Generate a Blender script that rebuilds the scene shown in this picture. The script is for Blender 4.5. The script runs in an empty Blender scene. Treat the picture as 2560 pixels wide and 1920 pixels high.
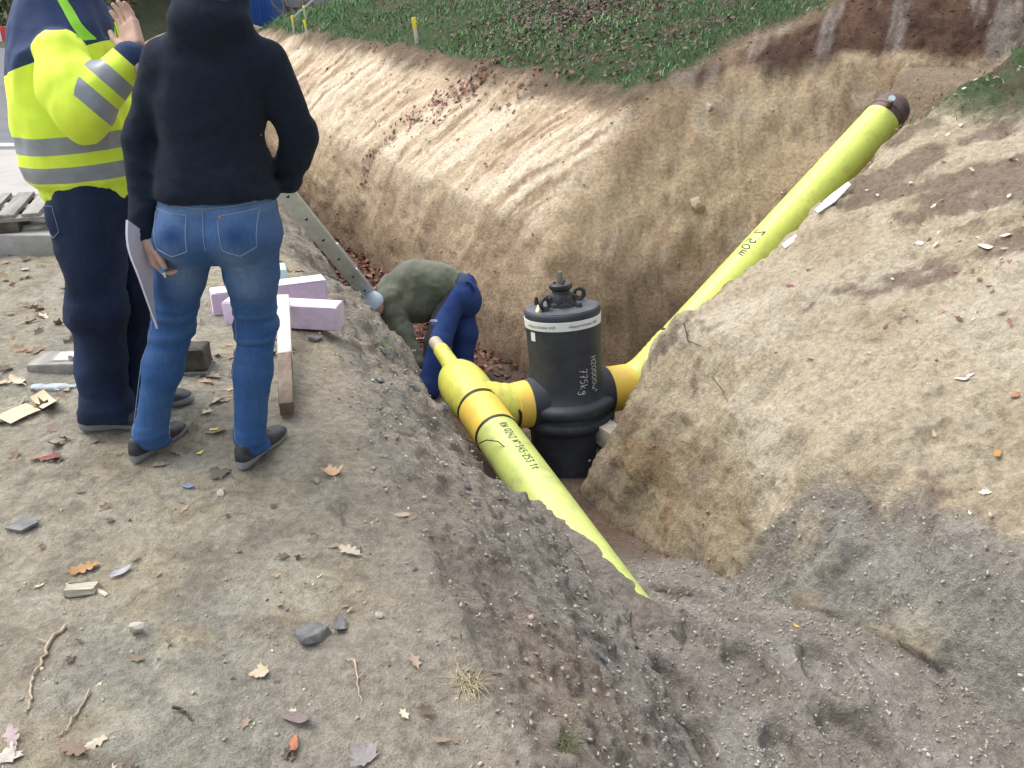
import bpy, bmesh, math, random
import numpy as np
from mathutils import Vector, Matrix, Euler

# ------------------------------------------------------------------ camera, sky, sun, exposure
SC = bpy.context.scene
COL = SC.collection
PITCH = math.radians(26.0)
cam_data = bpy.data.cameras.new('camera')
cam = bpy.data.objects.new('camera', cam_data)
COL.objects.link(cam)
cam.location = (0.0, 0.0, 1.6)
cam.rotation_euler = (math.pi / 2 - PITCH, 0.0, 0.0)
cam_data.sensor_width = 36.0
cam_data.lens = 36.0 * 2145.0 / 2560.0
cam_data.clip_start = 0.05
cam_data.clip_end = 2000.0
SC.camera = cam

SUN_ELEV, SUN_AZ = math.radians(58), math.radians(-60)      # soft light from high behind-left of the far bank
world = bpy.data.worlds.new('World')
SC.world = world
world.use_nodes = True
wn = world.node_tree
wn.nodes.clear()
w_out = wn.nodes.new('ShaderNodeOutputWorld')
w_bg = wn.nodes.new('ShaderNodeBackground')
w_sky = wn.nodes.new('ShaderNodeTexSky')
w_sky.sky_type = 'NISHITA'
w_sky.sun_disc = False
w_sky.sun_elevation = SUN_ELEV
w_sky.sun_rotation = SUN_AZ
w_sky.air_density = 1.0
w_sky.dust_density = 6.0
w_sky.ozone_density = 1.0
w_hsv = wn.nodes.new('ShaderNodeHueSaturation')              # an overcast sky is nearly colourless
w_hsv.inputs['Saturation'].default_value = 0.42
wn.links.new(w_sky.outputs[0], w_hsv.inputs['Color'])
wn.links.new(w_hsv.outputs[0], w_bg.inputs['Color'])
w_bg.inputs['Strength'].default_value = 0.15
wn.links.new(w_bg.outputs[0], w_out.inputs['Surface'])

sun_data = bpy.data.lights.new('sun', 'SUN')
sun_data.energy = 0.6
sun_data.angle = math.radians(120)
sun_data.color = (1.0, 0.98, 0.95)
sun = bpy.data.objects.new('sun', sun_data)
COL.objects.link(sun)
sd = Vector((math.sin(SUN_AZ) * math.cos(SUN_ELEV), math.cos(SUN_AZ) * math.cos(SUN_ELEV), math.sin(SUN_ELEV)))
sun.rotation_euler = sd.to_track_quat('Z', 'Y').to_euler()

SC.view_settings.view_transform = 'Standard'
SC.view_settings.look = 'None'
SC.view_settings.gamma = 1.0
SC.view_settings.use_curve_mapping = False
SC.view_settings.exposure = 1.0
SC.render.engine = 'CYCLES'
SC.cycles.max_bounces = 6
SC.cycles.use_denoising = True
random.seed(7)
RNG = np.random.default_rng(11)
# ------------------------------------------------------------------ noise (numpy only)
def _hash(i, j, k, seed):
    n = i * np.uint32(374761393) + j * np.uint32(668265263) + k * np.uint32(1274126177) + np.uint32((seed * 974711) & 0xFFFFFFFF)
    n = (n ^ (n >> np.uint32(13))) * np.uint32(1274126177)
    n = (n ^ (n >> np.uint32(16))) * np.uint32(2246822519)
    n = n ^ (n >> np.uint32(15))
    return (n & np.uint32(0xFFFFFF)).astype(np.float32) * np.float32(2.0 / 0xFFFFFF) - np.float32(1.0)

def vnoise(x, y, z, seed=0):
    x, y, z = [np.asarray(v, dtype=np.float32) for v in (x, y, z)]
    xi, yi, zi = np.floor(x), np.floor(y), np.floor(z)
    fx, fy, fz = x - xi, y - yi, z - zi
    ux, uy, uz = [f * f * f * (f * (f * 6 - 15) + 10) for f in (fx, fy, fz)]
    xi, yi, zi = [v.astype(np.int64).astype(np.uint32) for v in (xi, yi, zi)]
    r = 0
    for a in (0, 1):
        wx = ux if a else 1 - ux
        for b in (0, 1):
            wy = uy if b else 1 - uy
            for c in (0, 1):
                wz = uz if c else 1 - uz
                r = r + wx * wy * wz * _hash(xi + np.uint32(a), yi + np.uint32(b), zi + np.uint32(c), seed)
    return r

def fbm(x, y, z, freq, octaves=4, seed=0, gain=0.5):
    r, amp, tot = 0, 1.0, 0.0
    for o in range(octaves):
        r = r + amp * vnoise(x * freq + 17.3 * o, y * freq + 5.1 * o, z * freq + 9.7 * o, seed + o)
        tot += amp
        amp *= gain
        freq *= 2.03
    return r / tot

def sstep(a, b, x):
    f = np.clip((x - a) / (b - a), 0, 1)
    return f * f * (3 - 2 * f)

def smax(a, b, k):
    h = np.clip(0.5 + 0.5 * (a - b) / k, 0, 1)
    return b + (a - b) * h + k * h * (1 - h)

def smin(a, b, k):
    return -smax(-a, -b, k)

# ------------------------------------------------------------------ the dug ground as one height field
PIPE0 = np.array([-0.10, 4.72])            # a point of the long pipe's axis
T_DIR = np.array([-0.34, 0.94])            # direction of the long trench, away from the viewer
T_NRM = np.array([0.94, 0.34])             # to the right across it
N0 = np.array([0.0, 6.9])                  # foot of the corner between the long trench and the branch
B0 = np.array([1.104, 5.697])                # a point of the branch pipe
B_DIR = np.array([0.875, 0.485])

ZQ_X = [-3, -0.08, 0.10, 0.34, 0.70, 1.40, 1.80, 4, 12, 40]
ZQ_Z = [-14, -1.75, -1.05, -0.42, -0.03, 0.58, 0.80, 1.50, 3.6, 9.0]

def coords(X, Y):
    t = T_NRM[0] * (X - PIPE0[0]) + T_NRM[1] * (Y - PIPE0[1])
    s = T_DIR[0] * (X - PIPE0[0]) + T_DIR[1] * (Y - PIPE0[1])
    q = 0.866 * (X - N0[0]) + 0.5 * (Y - N0[1])
    a = -0.5 * (X - N0[0]) + 0.866 * (Y - N0[1])
    r = (Y - N0[1]) - 0.05 * (X - N0[0])
    w = B_DIR[0] * (X - B0[0]) + B_DIR[1] * (Y - B0[1])
    e = -B_DIR[1] * (X - B0[0]) + B_DIR[0] * (Y - B0[1])      # behind the branch pipe positive
    return t, s, q, a, r, w, e

FOOTPRINTS = [(0.75, 2.75, 0.30, .13, .06), (0.62, 2.42, 0.30, .16, .07), (0.92, 2.52, 0.4, .15, .06),
              (1.22, 2.50, 0.2, .16, .05), (1.22, 2.16, 0.5, .17, .06), (0.95, 2.08, 0.1, .15, .05), (0.70, 3.05, .5, .11, .05),
              (1.02, 2.95, .9, .12, .04), (0.62, 2.1, .2, .15, .05), (0.82, 3.28, 1.1, .13, .08), (1.1, 3.3, .3, .12, .05)]

def terrain(X, Y, fine=True):
    """height, plus weights of what each spot is made of"""
    Z0 = np.zeros_like(X)
    j1 = fbm(X, Y, Z0, 0.9, 3, 3) * 0.10
    j2 = fbm(X, Y, Z0 + 4, 3.0, 4, 8)
    j3 = fbm(X, Y, Z0 + 9, 9.0, 3, 21)
    t, s, q, a, r, w, e = coords(X, Y)
    dist = np.sqrt(X * X + Y * Y)
    # --- left bank: level, then a 40 degree shoulder, then a steep face
    tl = t + j1 * 0.8 + j2 * 0.06 + 0.20 * sstep(0.7, 1.6, s) + 0.025 * sstep(0.1, -0.3, s) * sstep(-1.45, -1.0, s)
    zl = np.interp(tl, [-9, -1.25, -1.02, -0.72, -0.50, -0.34, -0.20, 3], [0, 0, -0.035, -0.27, -0.54, -1.10, -1.75, -12])
    zl2 = np.interp(tl, [-9, -1.25, -1.02, -0.72, -0.50, -0.28, -0.10, 0.02, 0.16, 0.4, 3], [0, 0, -0.035, -0.26, -0.50, -0.76, -0.93, -1.02, -1.22, -1.8, -12])
    nearw = sstep(-0.90, -1.30, s + 0.25 * j2)
    zl = zl * (1 - nearw) + zl2 * nearw + 0.015 * j2
    # --- floor: brown pit, sand fill toward the viewer
    sandw = sstep(4.35, 3.6, Y + 0.25 * j2 + 0.15 * (X - 0.9))
    zfl = -1.58 + 0.60 * sstep(4.4, 2.7, Y + 0.1 * j2) + 0.13 * sstep(3.2, 2.4, Y) + 0.05 * j2
    zfl = zfl + 0.10 * np.exp(-(((X - 1.05) / 0.55) ** 2 + ((Y - 3.72) / 0.22) ** 2)) * (1 + 0.6 * j2)
    zfl = zfl + 0.5 * sstep(1.9, -0.5, Y)
    zfl = zfl + 1.9 * sstep(18, 30, s)
    # --- right side: hillside above the trench with a steep face, cut by the branch
    tr = t + j1 * 0.7 + j2 * 0.07
    zh = -1.00 + 0.52 * t + 0.04 * j2
    edge = np.interp(s, [-5, -2.4, -1.2, -0.4, 0.3], [0.70, 0.70, 0.66, 0.52, 0.42])
    face = -1.28 + 2.0 * (tr - edge) + 0.35 * sstep(0.0, 0.10, tr - edge) * sstep(-1.0, -0.2, s) + 0.05 * fbm(X * 1.2, Y * 1.2, Z0, 3.0, 2, 33)
    zw = smin(zh, face, 0.05)
    zw = zw + 0.10 * np.exp(-(((X - 1.75) / 0.38) ** 2 + ((Y - 3.45) / 0.22) ** 2))      # sand heaped on the face
    zw = zw - 1.2 * np.maximum(0, -0.38 - w) * sstep(-1.4, -0.6, s)
    crest = -0.50 + 0.05 * j2 + 0.04 * j3                                            # camera-side lip of the branch trench
    zw = zw - 0.065 * np.exp(-((w - 0.15) / 0.55) ** 2) * sstep(-1.2, -0.6, e)
    over = np.maximum(0, e - crest)
    zw = zw - 3.2 * over - 0.3 * sstep(-0.10, 0.0, e - crest) * 0.2
    # --- far side
    jl = fbm(X, Y, Z0 + 2, 1.5, 2, 13)
    ql = q + 0.06 * jl + 0.5 * j1
    zq = np.interp(ql, ZQ_X, ZQ_Z)
    gfar = sstep(11, 17, a)
    zq = zq * (1 - gfar) + np.minimum(zq, 0.12) * gfar
    zq = zq - 0.10 * sstep(6.0, 14.0, a) * sstep(0.2, 0.9, q)
    rl = r + 0.06 * jl + 0.4 * j1
    zb = np.interp(rl, [-2, -0.45, -0.1, 0.12, 0.92, 1.4, 3, 12, 40], [-9, -1.75, -0.95, -0.55, 0.78, 1.12, 2.2, 5.0, 12.0])
    zb = zb + 0.07 * sstep(1.0, 3.2, X)
    zfar = smin(zq, zb, 0.26)
    zbr = -1.30 + 0.70 * w + 1.9 * np.maximum(0, w - 2.30) + 0.04 * j2 - 3.0 * np.maximum(0, 0.6 - t)
    zbr = zbr - 4.0 * np.maximum(0, e - 0.42)
    zbr = smin(zbr, 0.80 + 0 * X, 0.15)
    z = smax(zl, zfl, 0.05)
    z = smax(z, zw, 0.05)
    z = smax(z, zbr, 0.08)
    z = smax(z, zfar, 0.08)
    # what is where
    W = {}
    W['left'] = (zl >= np.maximum(zfl, np.maximum(zw, zfar)) - 0.02).astype(float)
    W['wedge'] = ((zw >= zl) & (zw >= zfl) & (zw >= zbr) & (zw >= zfar)).astype(float)
    W['far'] = ((zfar >= zl) & (zfar >= zfl) & (zfar >= zbr) & (zfar >= zw)).astype(float)
    W['branch'] = ((zbr > zl) & (zbr > zfl) & (zbr > zw) & (zbr > zfar)).astype(float)
    W['floor'] = np.clip(1 - W['left'] - W['wedge'] - W['far'] - W['branch'], 0, 1)
    grass = np.maximum(sstep(1.42, 1.56, q + 0.12 * j2 + 0.10 * sstep(6, 14, a)) * sstep(1.05, 1.35, r - 0.25 * sstep(1.6, .3, X) * -1 + 0.1 * j2 - 0.42 * (X - 1.7) * (X > 1.2)), 0)
    grass_r = sstep(3.22, 3.42, t + 0.3 * j2) * sstep(-1.2, -0.6, w - 2.6) * sstep(-0.28, -0.5, e) * sstep(-2.2, -1.2, e)
    W['grass'] = np.clip(np.maximum(grass * W['far'], grass_r), 0, 1)
    W['brown_band'] = W['far'] * sstep(0.84, 0.98, r + 0.1 * j2) * (1 - grass) * sstep(-0.15, 0.1, zq - zb + 0.1 * j2)
    W['sand'] = np.clip(np.maximum(sandw * W['floor'], W['wedge'] * sstep(0.12, -0.05, zh - face + 0.0) * 0) , 0, 1)
    # sand spilled up the right-hand face
    top = np.interp(s, [-3.6, -2.9, -2.45, -2.05, -1.75, -1.5], [1.25, 1.24, 1.22, 1.12, 0.90, 0.60]) + 0.10 * j2
    W['spill'] = W['wedge'] * sstep(0.04, -0.04, t - top) * sstep(-1.55, -1.7, s + 0.1 * j2)
    W['sand'] = np.clip(np.maximum(W['sand'], W['spill'] * (0.12 + 0.88 * sstep(0.40, 0.16, top - t + 0.35 * j2))), 0, 1)
    # footprints and scuffs in the sand
    for (fx, fy, fa, fl, fd) in FOOTPRINTS:
        dx, dy = X - fx, Y - fy
        u = dx * math.cos(fa) + dy * math.sin(fa)
        v = -dx * math.sin(fa) + dy * math.cos(fa)
        rr = np.sqrt((v / (fl * 1.15)) ** 2 + (u / (fl * 0.52)) ** 2) + 0.15 * j2
        z = z - W['floor'] * 1.05 * fd * (sstep(1.02, 0.74, rr) - 0.35 * np.exp(-((rr - 1.22) / 0.16) ** 2))
    return z, W, (t, s, q, a, r, w, e, j1, j2, j3)

def ground_z(x, y):
    return float(terrain(np.array([float(x)]), np.array([float(y)]))[0][0])
# ------------------------------------------------------------------ helpers
def mk_mesh(name, V, F, smooth=True):
    me = bpy.data.meshes.new(name)
    V = np.asarray(V, dtype=np.float32)
    if isinstance(F, np.ndarray) and F.ndim == 2:
        n, k = F.shape
        me.vertices.add(len(V))
        me.vertices.foreach_set('co', V.ravel())
        me.loops.add(n * k)
        me.loops.foreach_set('vertex_index', F.astype(np.int32).ravel())
        me.polygons.add(n)
        me.polygons.foreach_set('loop_start', np.arange(0, n * k, k, dtype=np.int32))
        me.update(calc_edges=True)
    else:
        me.from_pydata([tuple(map(float, v)) for v in V], [], [tuple(int(i) for i in f) for f in F])
        me.update()
    if smooth:
        me.polygons.foreach_set('use_smooth', np.ones(len(me.polygons), dtype=bool))
    return me

def set_col(me, C, name='Col'):
    at = me.color_attributes.new(name, 'FLOAT_COLOR', 'POINT')
    C = np.asarray(C, dtype=np.float32)
    if C.shape[1] == 3:
        C = np.concatenate([C, np.ones((len(C), 1), np.float32)], 1)
    at.data.foreach_set('color', C.ravel())

def link(name, me, mat=None, parent=None):
    o = bpy.data.objects.new(name, me)
    COL.objects.link(o)
    if mat is not None and me is not None and len(me.materials) == 0:
        me.materials.append(mat)
    if parent is not None:
        o.parent = parent
    return o

def tag(o, label, cat, group=None):
    o['label'] = label
    o['category'] = cat
    if group:
        o['group'] = group
    return o

def empty(name, loc=(0, 0, 0), rot=(0, 0, 0)):
    o = bpy.data.objects.new(name, None)
    o.empty_display_size = 0.1
    o.location = loc
    o.rotation_euler = rot
    COL.objects.link(o)
    return o

def structure(o):
    o['kind'] = 'structure'
    return o

def stuff(o):
    o['kind'] = 'stuff'
    return o

class MB:
    """collects simple shapes into one mesh"""
    def __init__(self):
        self.V, self.F, self.n = [], [], 0
    def add(self, V, F):
        V = np.asarray(V, float)
        self.V.append(V)
        self.F += [tuple(i + self.n for i in f) for f in F]
        self.n += len(V)
        return self
    def box(self, c, size, M=None, bev=0.0, jit=0.0):
        x, y, z = [v / 2 for v in size]
        if bev > 0:
            b = bev
            V, F = [], []
            bm = bmesh.new()
            bmesh.ops.create_cube(bm, size=1.0)
            for v in bm.verts:
                v.co = Vector((v.co.x * 2 * x, v.co.y * 2 * y, v.co.z * 2 * z))
            bmesh.ops.bevel(bm, geom=bm.edges[:], offset=b, segments=2, profile=0.6, affect='EDGES')
            bm.verts.index_update()
            V = np.array([v.co[:] for v in bm.verts])
            F = [tuple(v.index for v in f.verts) for f in bm.faces]
            bm.free()
        else:
            V = np.array([(sx * x, sy * y, sz * z) for sx in (-1, 1) for sy in (-1, 1) for sz in (-1, 1)])
            F = [(0, 1, 3, 2), (4, 6, 7, 5), (0, 4, 5, 1), (2, 3, 7, 6), (0, 2, 6, 4), (1, 5, 7, 3)]
        if M is not None:
            V = V @ np.array(M).T
        V = V + np.asarray(c)
        if jit:
            V = V + RNG.normal(0, jit, V.shape)
        return self.add(V, F)
    def tube(self, pts, radii, seg=16, caps=True, squash=None):
        pts = np.asarray(pts, float)
        n = len(pts)
        radii = np.full(n, radii, float) if np.isscalar(radii) else np.asarray(radii, float)
        T = np.gradient(pts, axis=0)
        for i in range(n):                                       # keep tangents sane at doubled points
            if np.linalg.norm(T[i]) < 1e-9:
                T[i] = pts[min(i + 1, n - 1)] - pts[max(i - 1, 0)]
        T /= np.linalg.norm(T, axis=1)[:, None] + 1e-12
        up = np.array([0, 0, 1.0]) if abs(T[0][2]) < 0.9 else np.array([1.0, 0, 0])
        N = np.cross(up, T[0]); N /= np.linalg.norm(N)
        V = []
        ang = np.linspace(0, 2 * math.pi, seg, endpoint=False)
        for i in range(n):
            N = N - T[i] * np.dot(N, T[i]); N /= np.linalg.norm(N)
            B = np.cross(T[i], N)
            V.append(pts[i] + radii[i] * (np.cos(ang)[:, None] * N + np.sin(ang)[:, None] * B))
        V = np.concatenate(V)
        F = []
        for i in range(n - 1):
            for j in range(seg):
                F.append((i * seg + j, i * seg + (j + 1) % seg, (i + 1) * seg + (j + 1) % seg, (i + 1) * seg + j))
        if caps:
            F.append(tuple(range(seg - 1, -1, -1)))
            F.append(tuple((n - 1) * seg + j for j in range(seg)))
        return self.add(V, F)
    def lathe(self, prof, seg=48, M=None, c=(0, 0, 0)):
        """profile of (radius, z), turned round z, then placed by matrix M and centre c"""
        V, F = [], []
        ang = np.linspace(0, 2 * math.pi, seg, endpoint=False)
        for (r, z) in prof:
            V.append(np.stack([r * np.cos(ang), r * np.sin(ang), np.full(seg, z)], 1))
        V = np.concatenate(V)
        n = len(prof)
        for i in range(n - 1):
            for j in range(seg):
                F.append((i * seg + j, i * seg + (j + 1) % seg, (i + 1) * seg + (j + 1) % seg, (i + 1) * seg + j))
        if prof[0][0] > 1e-6:
            F.append(tuple(range(seg - 1, -1, -1)))
        if prof[-1][0] > 1e-6:
            F.append(tuple((n - 1) * seg + j for j in range(seg)))
        if M is not None:
            V = V @ np.array(M).T
        return self.add(V + np.asarray(c, float), F)
    def obj(self, name, mat, parent=None, smooth=True, sharp=None):
        me = mk_mesh(name, np.concatenate(self.V), self.F, smooth)
        o = link(name, me, mat, parent)
        if smooth:
            try:
                me.set_sharp_from_angle(angle=math.radians(sharp or 40))
            except Exception:
                pass
        return o

def basis(zdir, xhint=(1, 0, 0)):
    z = np.asarray(zdir, float); z = z / np.linalg.norm(z)
    x = np.asarray(xhint, float); x = x - z * np.dot(x, z)
    x /= np.linalg.norm(x)
    return np.stack([x, np.cross(z, x), z], 1)      # columns

# ------------------------------------------------------------------ materials
def nodes_of(mat):
    mat.use_nodes = True
    nt = mat.node_tree
    return nt, nt.nodes['Principled BSDF']

def mat_plain(name, color, rough=0.6, metal=0.0, vary=0.15, vscale=8.0, bump=0.0, bscale=60.0, spec=0.5, dirt=None, dscale=5.0, damt=0.5, sheen=0.0, vcol=False, stretch=None, coat=0.0, hue=None):
    m = bpy.data.materials.new(name)
    nt, bs = nodes_of(m)
    N, L = nt.nodes.new, nt.links.new
    tc = N('ShaderNodeTexCoord')
    vec = tc.outputs['Object']
    if stretch:
        mp = N('ShaderNodeMapping'); mp.inputs['Scale'].default_value = stretch
        L(vec, mp.inputs['Vector']); vec_s = mp.outputs[0]
    else:
        vec_s = vec
    if vcol:
        at = N('ShaderNodeAttribute'); at.attribute_name = 'Col'
        csrc = at.outputs['Color']
    else:
        rgb = N('ShaderNodeRGB'); rgb.outputs[0].default_value = (*color, 1)
        csrc = rgb.outputs[0]
    if vary:
        nz = N('ShaderNodeTexNoise'); nz.inputs['Scale'].default_value = vscale; nz.inputs['Detail'].default_value = 8; nz.inputs['Roughness'].default_value = 0.65
        L(vec_s, nz.inputs['Vector'])
        mr = N('ShaderNodeMapRange'); mr.inputs['From Min'].default_value = 0.3; mr.inputs['From Max'].default_value = 0.7
        mr.inputs['To Min'].default_value = 1 - vary; mr.inputs['To Max'].default_value = 1 + vary
        L(nz.outputs['Fac'], mr.inputs['Value'])
        mx = N('ShaderNodeMix'); mx.data_type = 'RGBA'; mx.blend_type = 'MULTIPLY'; mx.inputs['Factor'].default_value = 1
        L(csrc, mx.inputs['A']); L(mr.outputs[0], mx.inputs['B'])
        csrc = mx.outputs['Result']
    if dirt:
        nd = N('ShaderNodeTexNoise'); nd.inputs['Scale'].default_value = dscale; nd.inputs['Detail'].default_value = 10; nd.inputs['Roughness'].default_value = 0.7
        L(vec, nd.inputs['Vector'])
        rd = N('ShaderNodeMapRange'); rd.inputs['From Min'].default_value = 0.5; rd.inputs['From Max'].default_value = 0.72
        rd.inputs['To Min'].default_value = 0; rd.inputs['To Max'].default_value = damt
        L(nd.outputs['Fac'], rd.inputs['Value'])
        md = N('ShaderNodeMix'); md.data_type = 'RGBA'
        L(rd.outputs[0], md.inputs['Factor']); L(csrc, md.inputs['A']); md.inputs['B'].default_value = (*dirt, 1)
        csrc = md.outputs['Result']
    L(csrc, bs.inputs['Base Color'])
    bs.inputs['Roughness'].default_value = rough
    bs.inputs['Metallic'].default_value = metal
    bs.inputs['Specular IOR Level'].default_value = spec
    if coat: bs.inputs['Coat Weight'].default_value = coat; bs.inputs['Coat Roughness'].default_value = 0.25
    if sheen:
        bs.inputs['Sheen Weight'].default_value = sheen; bs.inputs['Sheen Roughness'].default_value = 0.6
    if bump:
        nb = N('ShaderNodeTexNoise'); nb.inputs['Scale'].default_value = bscale; nb.inputs['Detail'].default_value = 6; nb.inputs['Roughness'].default_value = 0.6
        L(vec_s, nb.inputs['Vector'])
        bp = N('ShaderNodeBump'); bp.inputs['Strength'].default_value = 1.0; bp.inputs['Distance'].default_value = bump
        L(nb.outputs['Fac'], bp.inputs['Height']); L(bp.outputs[0], bs.inputs['Normal'])
    return m

def mat_soil():
    """colour zones come from the mesh; grain, crumbs and small clods from here"""
    m = bpy.data.materials.new('soil')
    nt, bs = nodes_of(m)
    N, L = nt.nodes.new, nt.links.new
    tc = N('ShaderNodeTexCoord'); vec = tc.outputs['Object']
    at = N('ShaderNodeAttribute'); at.attribute_name = 'Col'
    rg = N('ShaderNodeAttribute'); rg.attribute_name = 'Rough'
    def noise(scale, detail, rough=0.65):
        n = N('ShaderNodeTexNoise'); n.inputs['Scale'].default_value = scale; n.inputs['Detail'].default_value = detail; n.inputs['Roughness'].default_value = rough
        L(vec, n.inputs['Vector']); return n.outputs['Fac']
    def mrange(s, a, b, c, d):
        r = N('ShaderNodeMapRange'); r.inputs['From Min'].default_value = a; r.inputs['From Max'].default_value = b
        r.inputs['To Min'].default_value = c; r.inputs['To Max'].default_value = d
        L(s, r.inputs['Value']); return r.outputs[0]
    def mul(a, b):
        x = N('ShaderNodeMix'); x.data_type = 'RGBA'; x.blend_type = 'MULTIPLY'; x.inputs['Factor'].default_value = 1
        L(a, x.inputs['A']); L(b, x.inputs['B']); return x.outputs['Result']
    n1, n2 = noise(30, 6, 0.76), noise(210, 2, 0.6)
    c = mul(at.outputs['Color'], mrange(n1, 0.3, 0.7, 0.62, 1.38))
    c = mul(c, mrange(n2, 0.3, 0.7, 0.82, 1.18))
    L(c, bs.inputs['Base Color'])
    bs.inputs['Roughness'].default_value = 0.95
    bs.inputs['Specular IOR Level'].default_value = 0.12
    b = N('ShaderNodeBump'); b.inputs['Strength'].default_value = 1.0
    mm = N('ShaderNodeMath'); mm.operation = 'MULTIPLY'; mm.inputs[1].default_value = 0.06
    L(rg.outputs['Fac'], mm.inputs[0]); L(mm.outputs[0], b.inputs['Distance'])
    ma = N('ShaderNodeMath'); ma.operation = 'MULTIPLY_ADD'; ma.inputs[1].default_value = 0.10
    L(n2, ma.inputs[0]); L(n1, ma.inputs[2]); L(ma.outputs[0], b.inputs['Height'])
    L(b.outputs[0], bs.inputs['Normal'])
    return m

# ------------------------------------------------------------------ ground mesh
def build_ground():
    ys = [-60.0, -30.0, -12.0, -5.0, -2.0, -0.8, 0.0, 0.35]
    y = 0.60
    while y < 46:
        ys.append(y)
        y += max(0.0105, 0.0048 * y)
    ys += [49, 54, 62, 75, 95, 130, 190, 300, 500]
    ys = np.array(ys)
    NC = 700
    # dense samples, closer together near the middle
    u = np.linspace(-1, 1, 1000)
    rows_x = np.zeros((len(ys), NC))
    dens = np.zeros(len(u))
    DX = np.zeros((len(ys), len(u)))
    for i, yy in enumerate(ys):
        half = max(4.2, 0.70 * max(yy, 0) + 2.6)
        DX[i] = 0.35 + half * u
    keys = sorted(set(list(range(0, len(ys), 5)) + list(range(9)) + list(range(len(ys) - 10, len(ys)))))
    DK = DX[keys]
    DY = np.repeat(ys[keys][:, None], len(u), 1)
    z = terrain(DK.ravel(), DY.ravel())[0].reshape(DK.shape)
    k = np.ones(9) / 9.0
    kx = np.zeros((len(keys), NC))
    for i in range(len(keys)):
        dz = np.abs(np.diff(z[i])); dx = np.diff(DK[i])
        al = np.sqrt(dx * dx + dz ** 2)
        al = np.convolve(np.pad(al, 4, mode='edge'), k, 'valid')
        cs = np.concatenate([[0], np.cumsum(al)])
        kx[i] = np.interp(np.linspace(0, cs[-1], NC), cs, DK[i])
    for c_ in range(NC):
        rows_x[:, c_] = np.interp(np.arange(len(ys)), keys, kx[:, c_])
    # smooth the spacing from row to row so that the quads stay tidy
    core = slice(8, len(ys) - 9)
    rx = rows_x[core]
    kk = np.array([1, 2, 3, 2, 1.0]); kk /= kk.sum()
    pad = np.pad(rx, ((2, 2), (0, 0)), mode='edge')
    rows_x[core] = sum(kk[m] * pad[m:m + len(rx)] for m in range(5))
    ext = np.array([-500, -250, -120, -60, -30, -14.0])
    left = rows_x[:, :1] + ext[None, :]
    right = rows_x[:, -1:] - ext[None, ::-1]
    X = np.concatenate([left, rows_x, right], 1)
    Y = np.repeat(ys[:, None], X.shape[1], 1)
    nr, nc = X.shape
    Xf, Yf = X.ravel(), Y.ravel()
    Z, W, (t, s, q, a, r, w, e, j1, j2, j3) = terrain(Xf, Yf)
    # normals of the grid
    P = np.stack([X, Y, Z.reshape(nr, nc)], 2)
    du = np.gradient(P, axis=1); dv = np.gradient(P, axis=0)
    n = np.cross(du, dv); n /= np.linalg.norm(n, axis=2)[..., None] + 1e-12
    n = n.reshape(-1, 3)
    steep = 1 - np.clip(n[:, 2], 0, 1)
    dist = np.sqrt(Xf ** 2 + Yf ** 2)
    near = sstep(30, 14, dist)
    N1 = fbm(Xf, Yf, Z, 4.0, 4, 40)
    N2 = fbm(Xf, Yf, Z, 13.0, 4, 50)
    N3 = fbm(Xf, Yf, Z, 40.0, 2, 60)
    lslope = W['left'] * sstep(-1.12, -0.95, t + 0.08 * j2)
    flat = W['left'] * (1 - lslope)
    # bucket-tooth streaks on the far slope: long across the slope, narrow along it
    su = (q * 0.55 + a * 0.83); sv = (q * 0.83 - a * 0.55)
    # sv runs along the streak, su across
    su = su + 0.10 * N1
    S1 = fbm(su * 8.0, sv * 1.3, Z * 0.8, 1.0, 5, 70, 0.6)
    S2 = fbm(su * 34.0, sv * 3.2, 0 * su, 1.0, 3, 75)
    slope_far = W['far'] * sstep(0.18, 0.42, q + 0.05 * N1) * sstep(0.25, -0.1, zdiff(q, r)) * (1 - W['grass'])
    amp = 0.007 * flat + 0.030 * lslope + W['far'] * (1 - W['grass']) * 0.028 + W['wedge'] * 0.020 + W['floor'] * 0.016 + W['branch'] * 0.02 + W['grass'] * 0.03
    B2 = np.abs(fbm(Xf, Yf, Z * 1.3, 7.0, 4, 55)) * 2 - 0.45        # billows: crumbled lumps with sharp creases
    wsc = fbm((0.25 * Xf + Yf) * 11, (Xf - 0.25 * Yf) * 1.2, Z * 3, 1.0, 3, 145)
    disp = amp * (N1 * 0.8 + N2 * 0.5 + N3 * 0.22 + B2 * 0.55)
    disp += W['wedge'] * 0.010 * wsc
    disp += flat * 0.006 * np.minimum(B2, 0.3)
    # broken crust: low ledges with crisp edges
    L1 = fbm(Xf, Yf, Z, 2.3, 5, 161, 0.55); L2 = fbm(Xf, Yf, Z, 5.0, 4, 171, 0.55)
    ledge = sstep(-0.012, 0.012, L1) + 0.6 * sstep(-0.015, 0.015, L2 - 0.05) + 0.5 * sstep(-0.015, 0.015, L2 + 0.22) + 0.5 * sstep(-0.012, 0.012, L1 - 0.2)
    disp += ledge * (0.016 * W['wedge'] + 0.018 * W['far'] * (1 - slope_far * 0.6) * (1 - W['grass']) + 0.0035 * flat + 0.012 * lslope + 0.010 * W['floor'] * (1 - W['sand'])) * (1 - 0.8 * W['sand'])
    disp += slope_far * (0.008 * S1 + 0.009 * S2)
    clod = np.clip(np.abs(N2) - 0.22, 0, 1) * 0.035 * (lslope + 0.6 * W['sand'] + 0.5 * W['far'] * (1 - W['grass']) * sstep(0.5, 0.0, q))
    disp += clod
    disp += flat * (-0.014 * np.clip(N1 - 0.12, 0, 1) * 2) + flat * 0.012 * fbm(Xf, Yf, Z0 := 0 * Xf, 1.6, 2, 90)
    disp *= near
    V = P.reshape(-1, 3) + n * disp[:, None]
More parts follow.
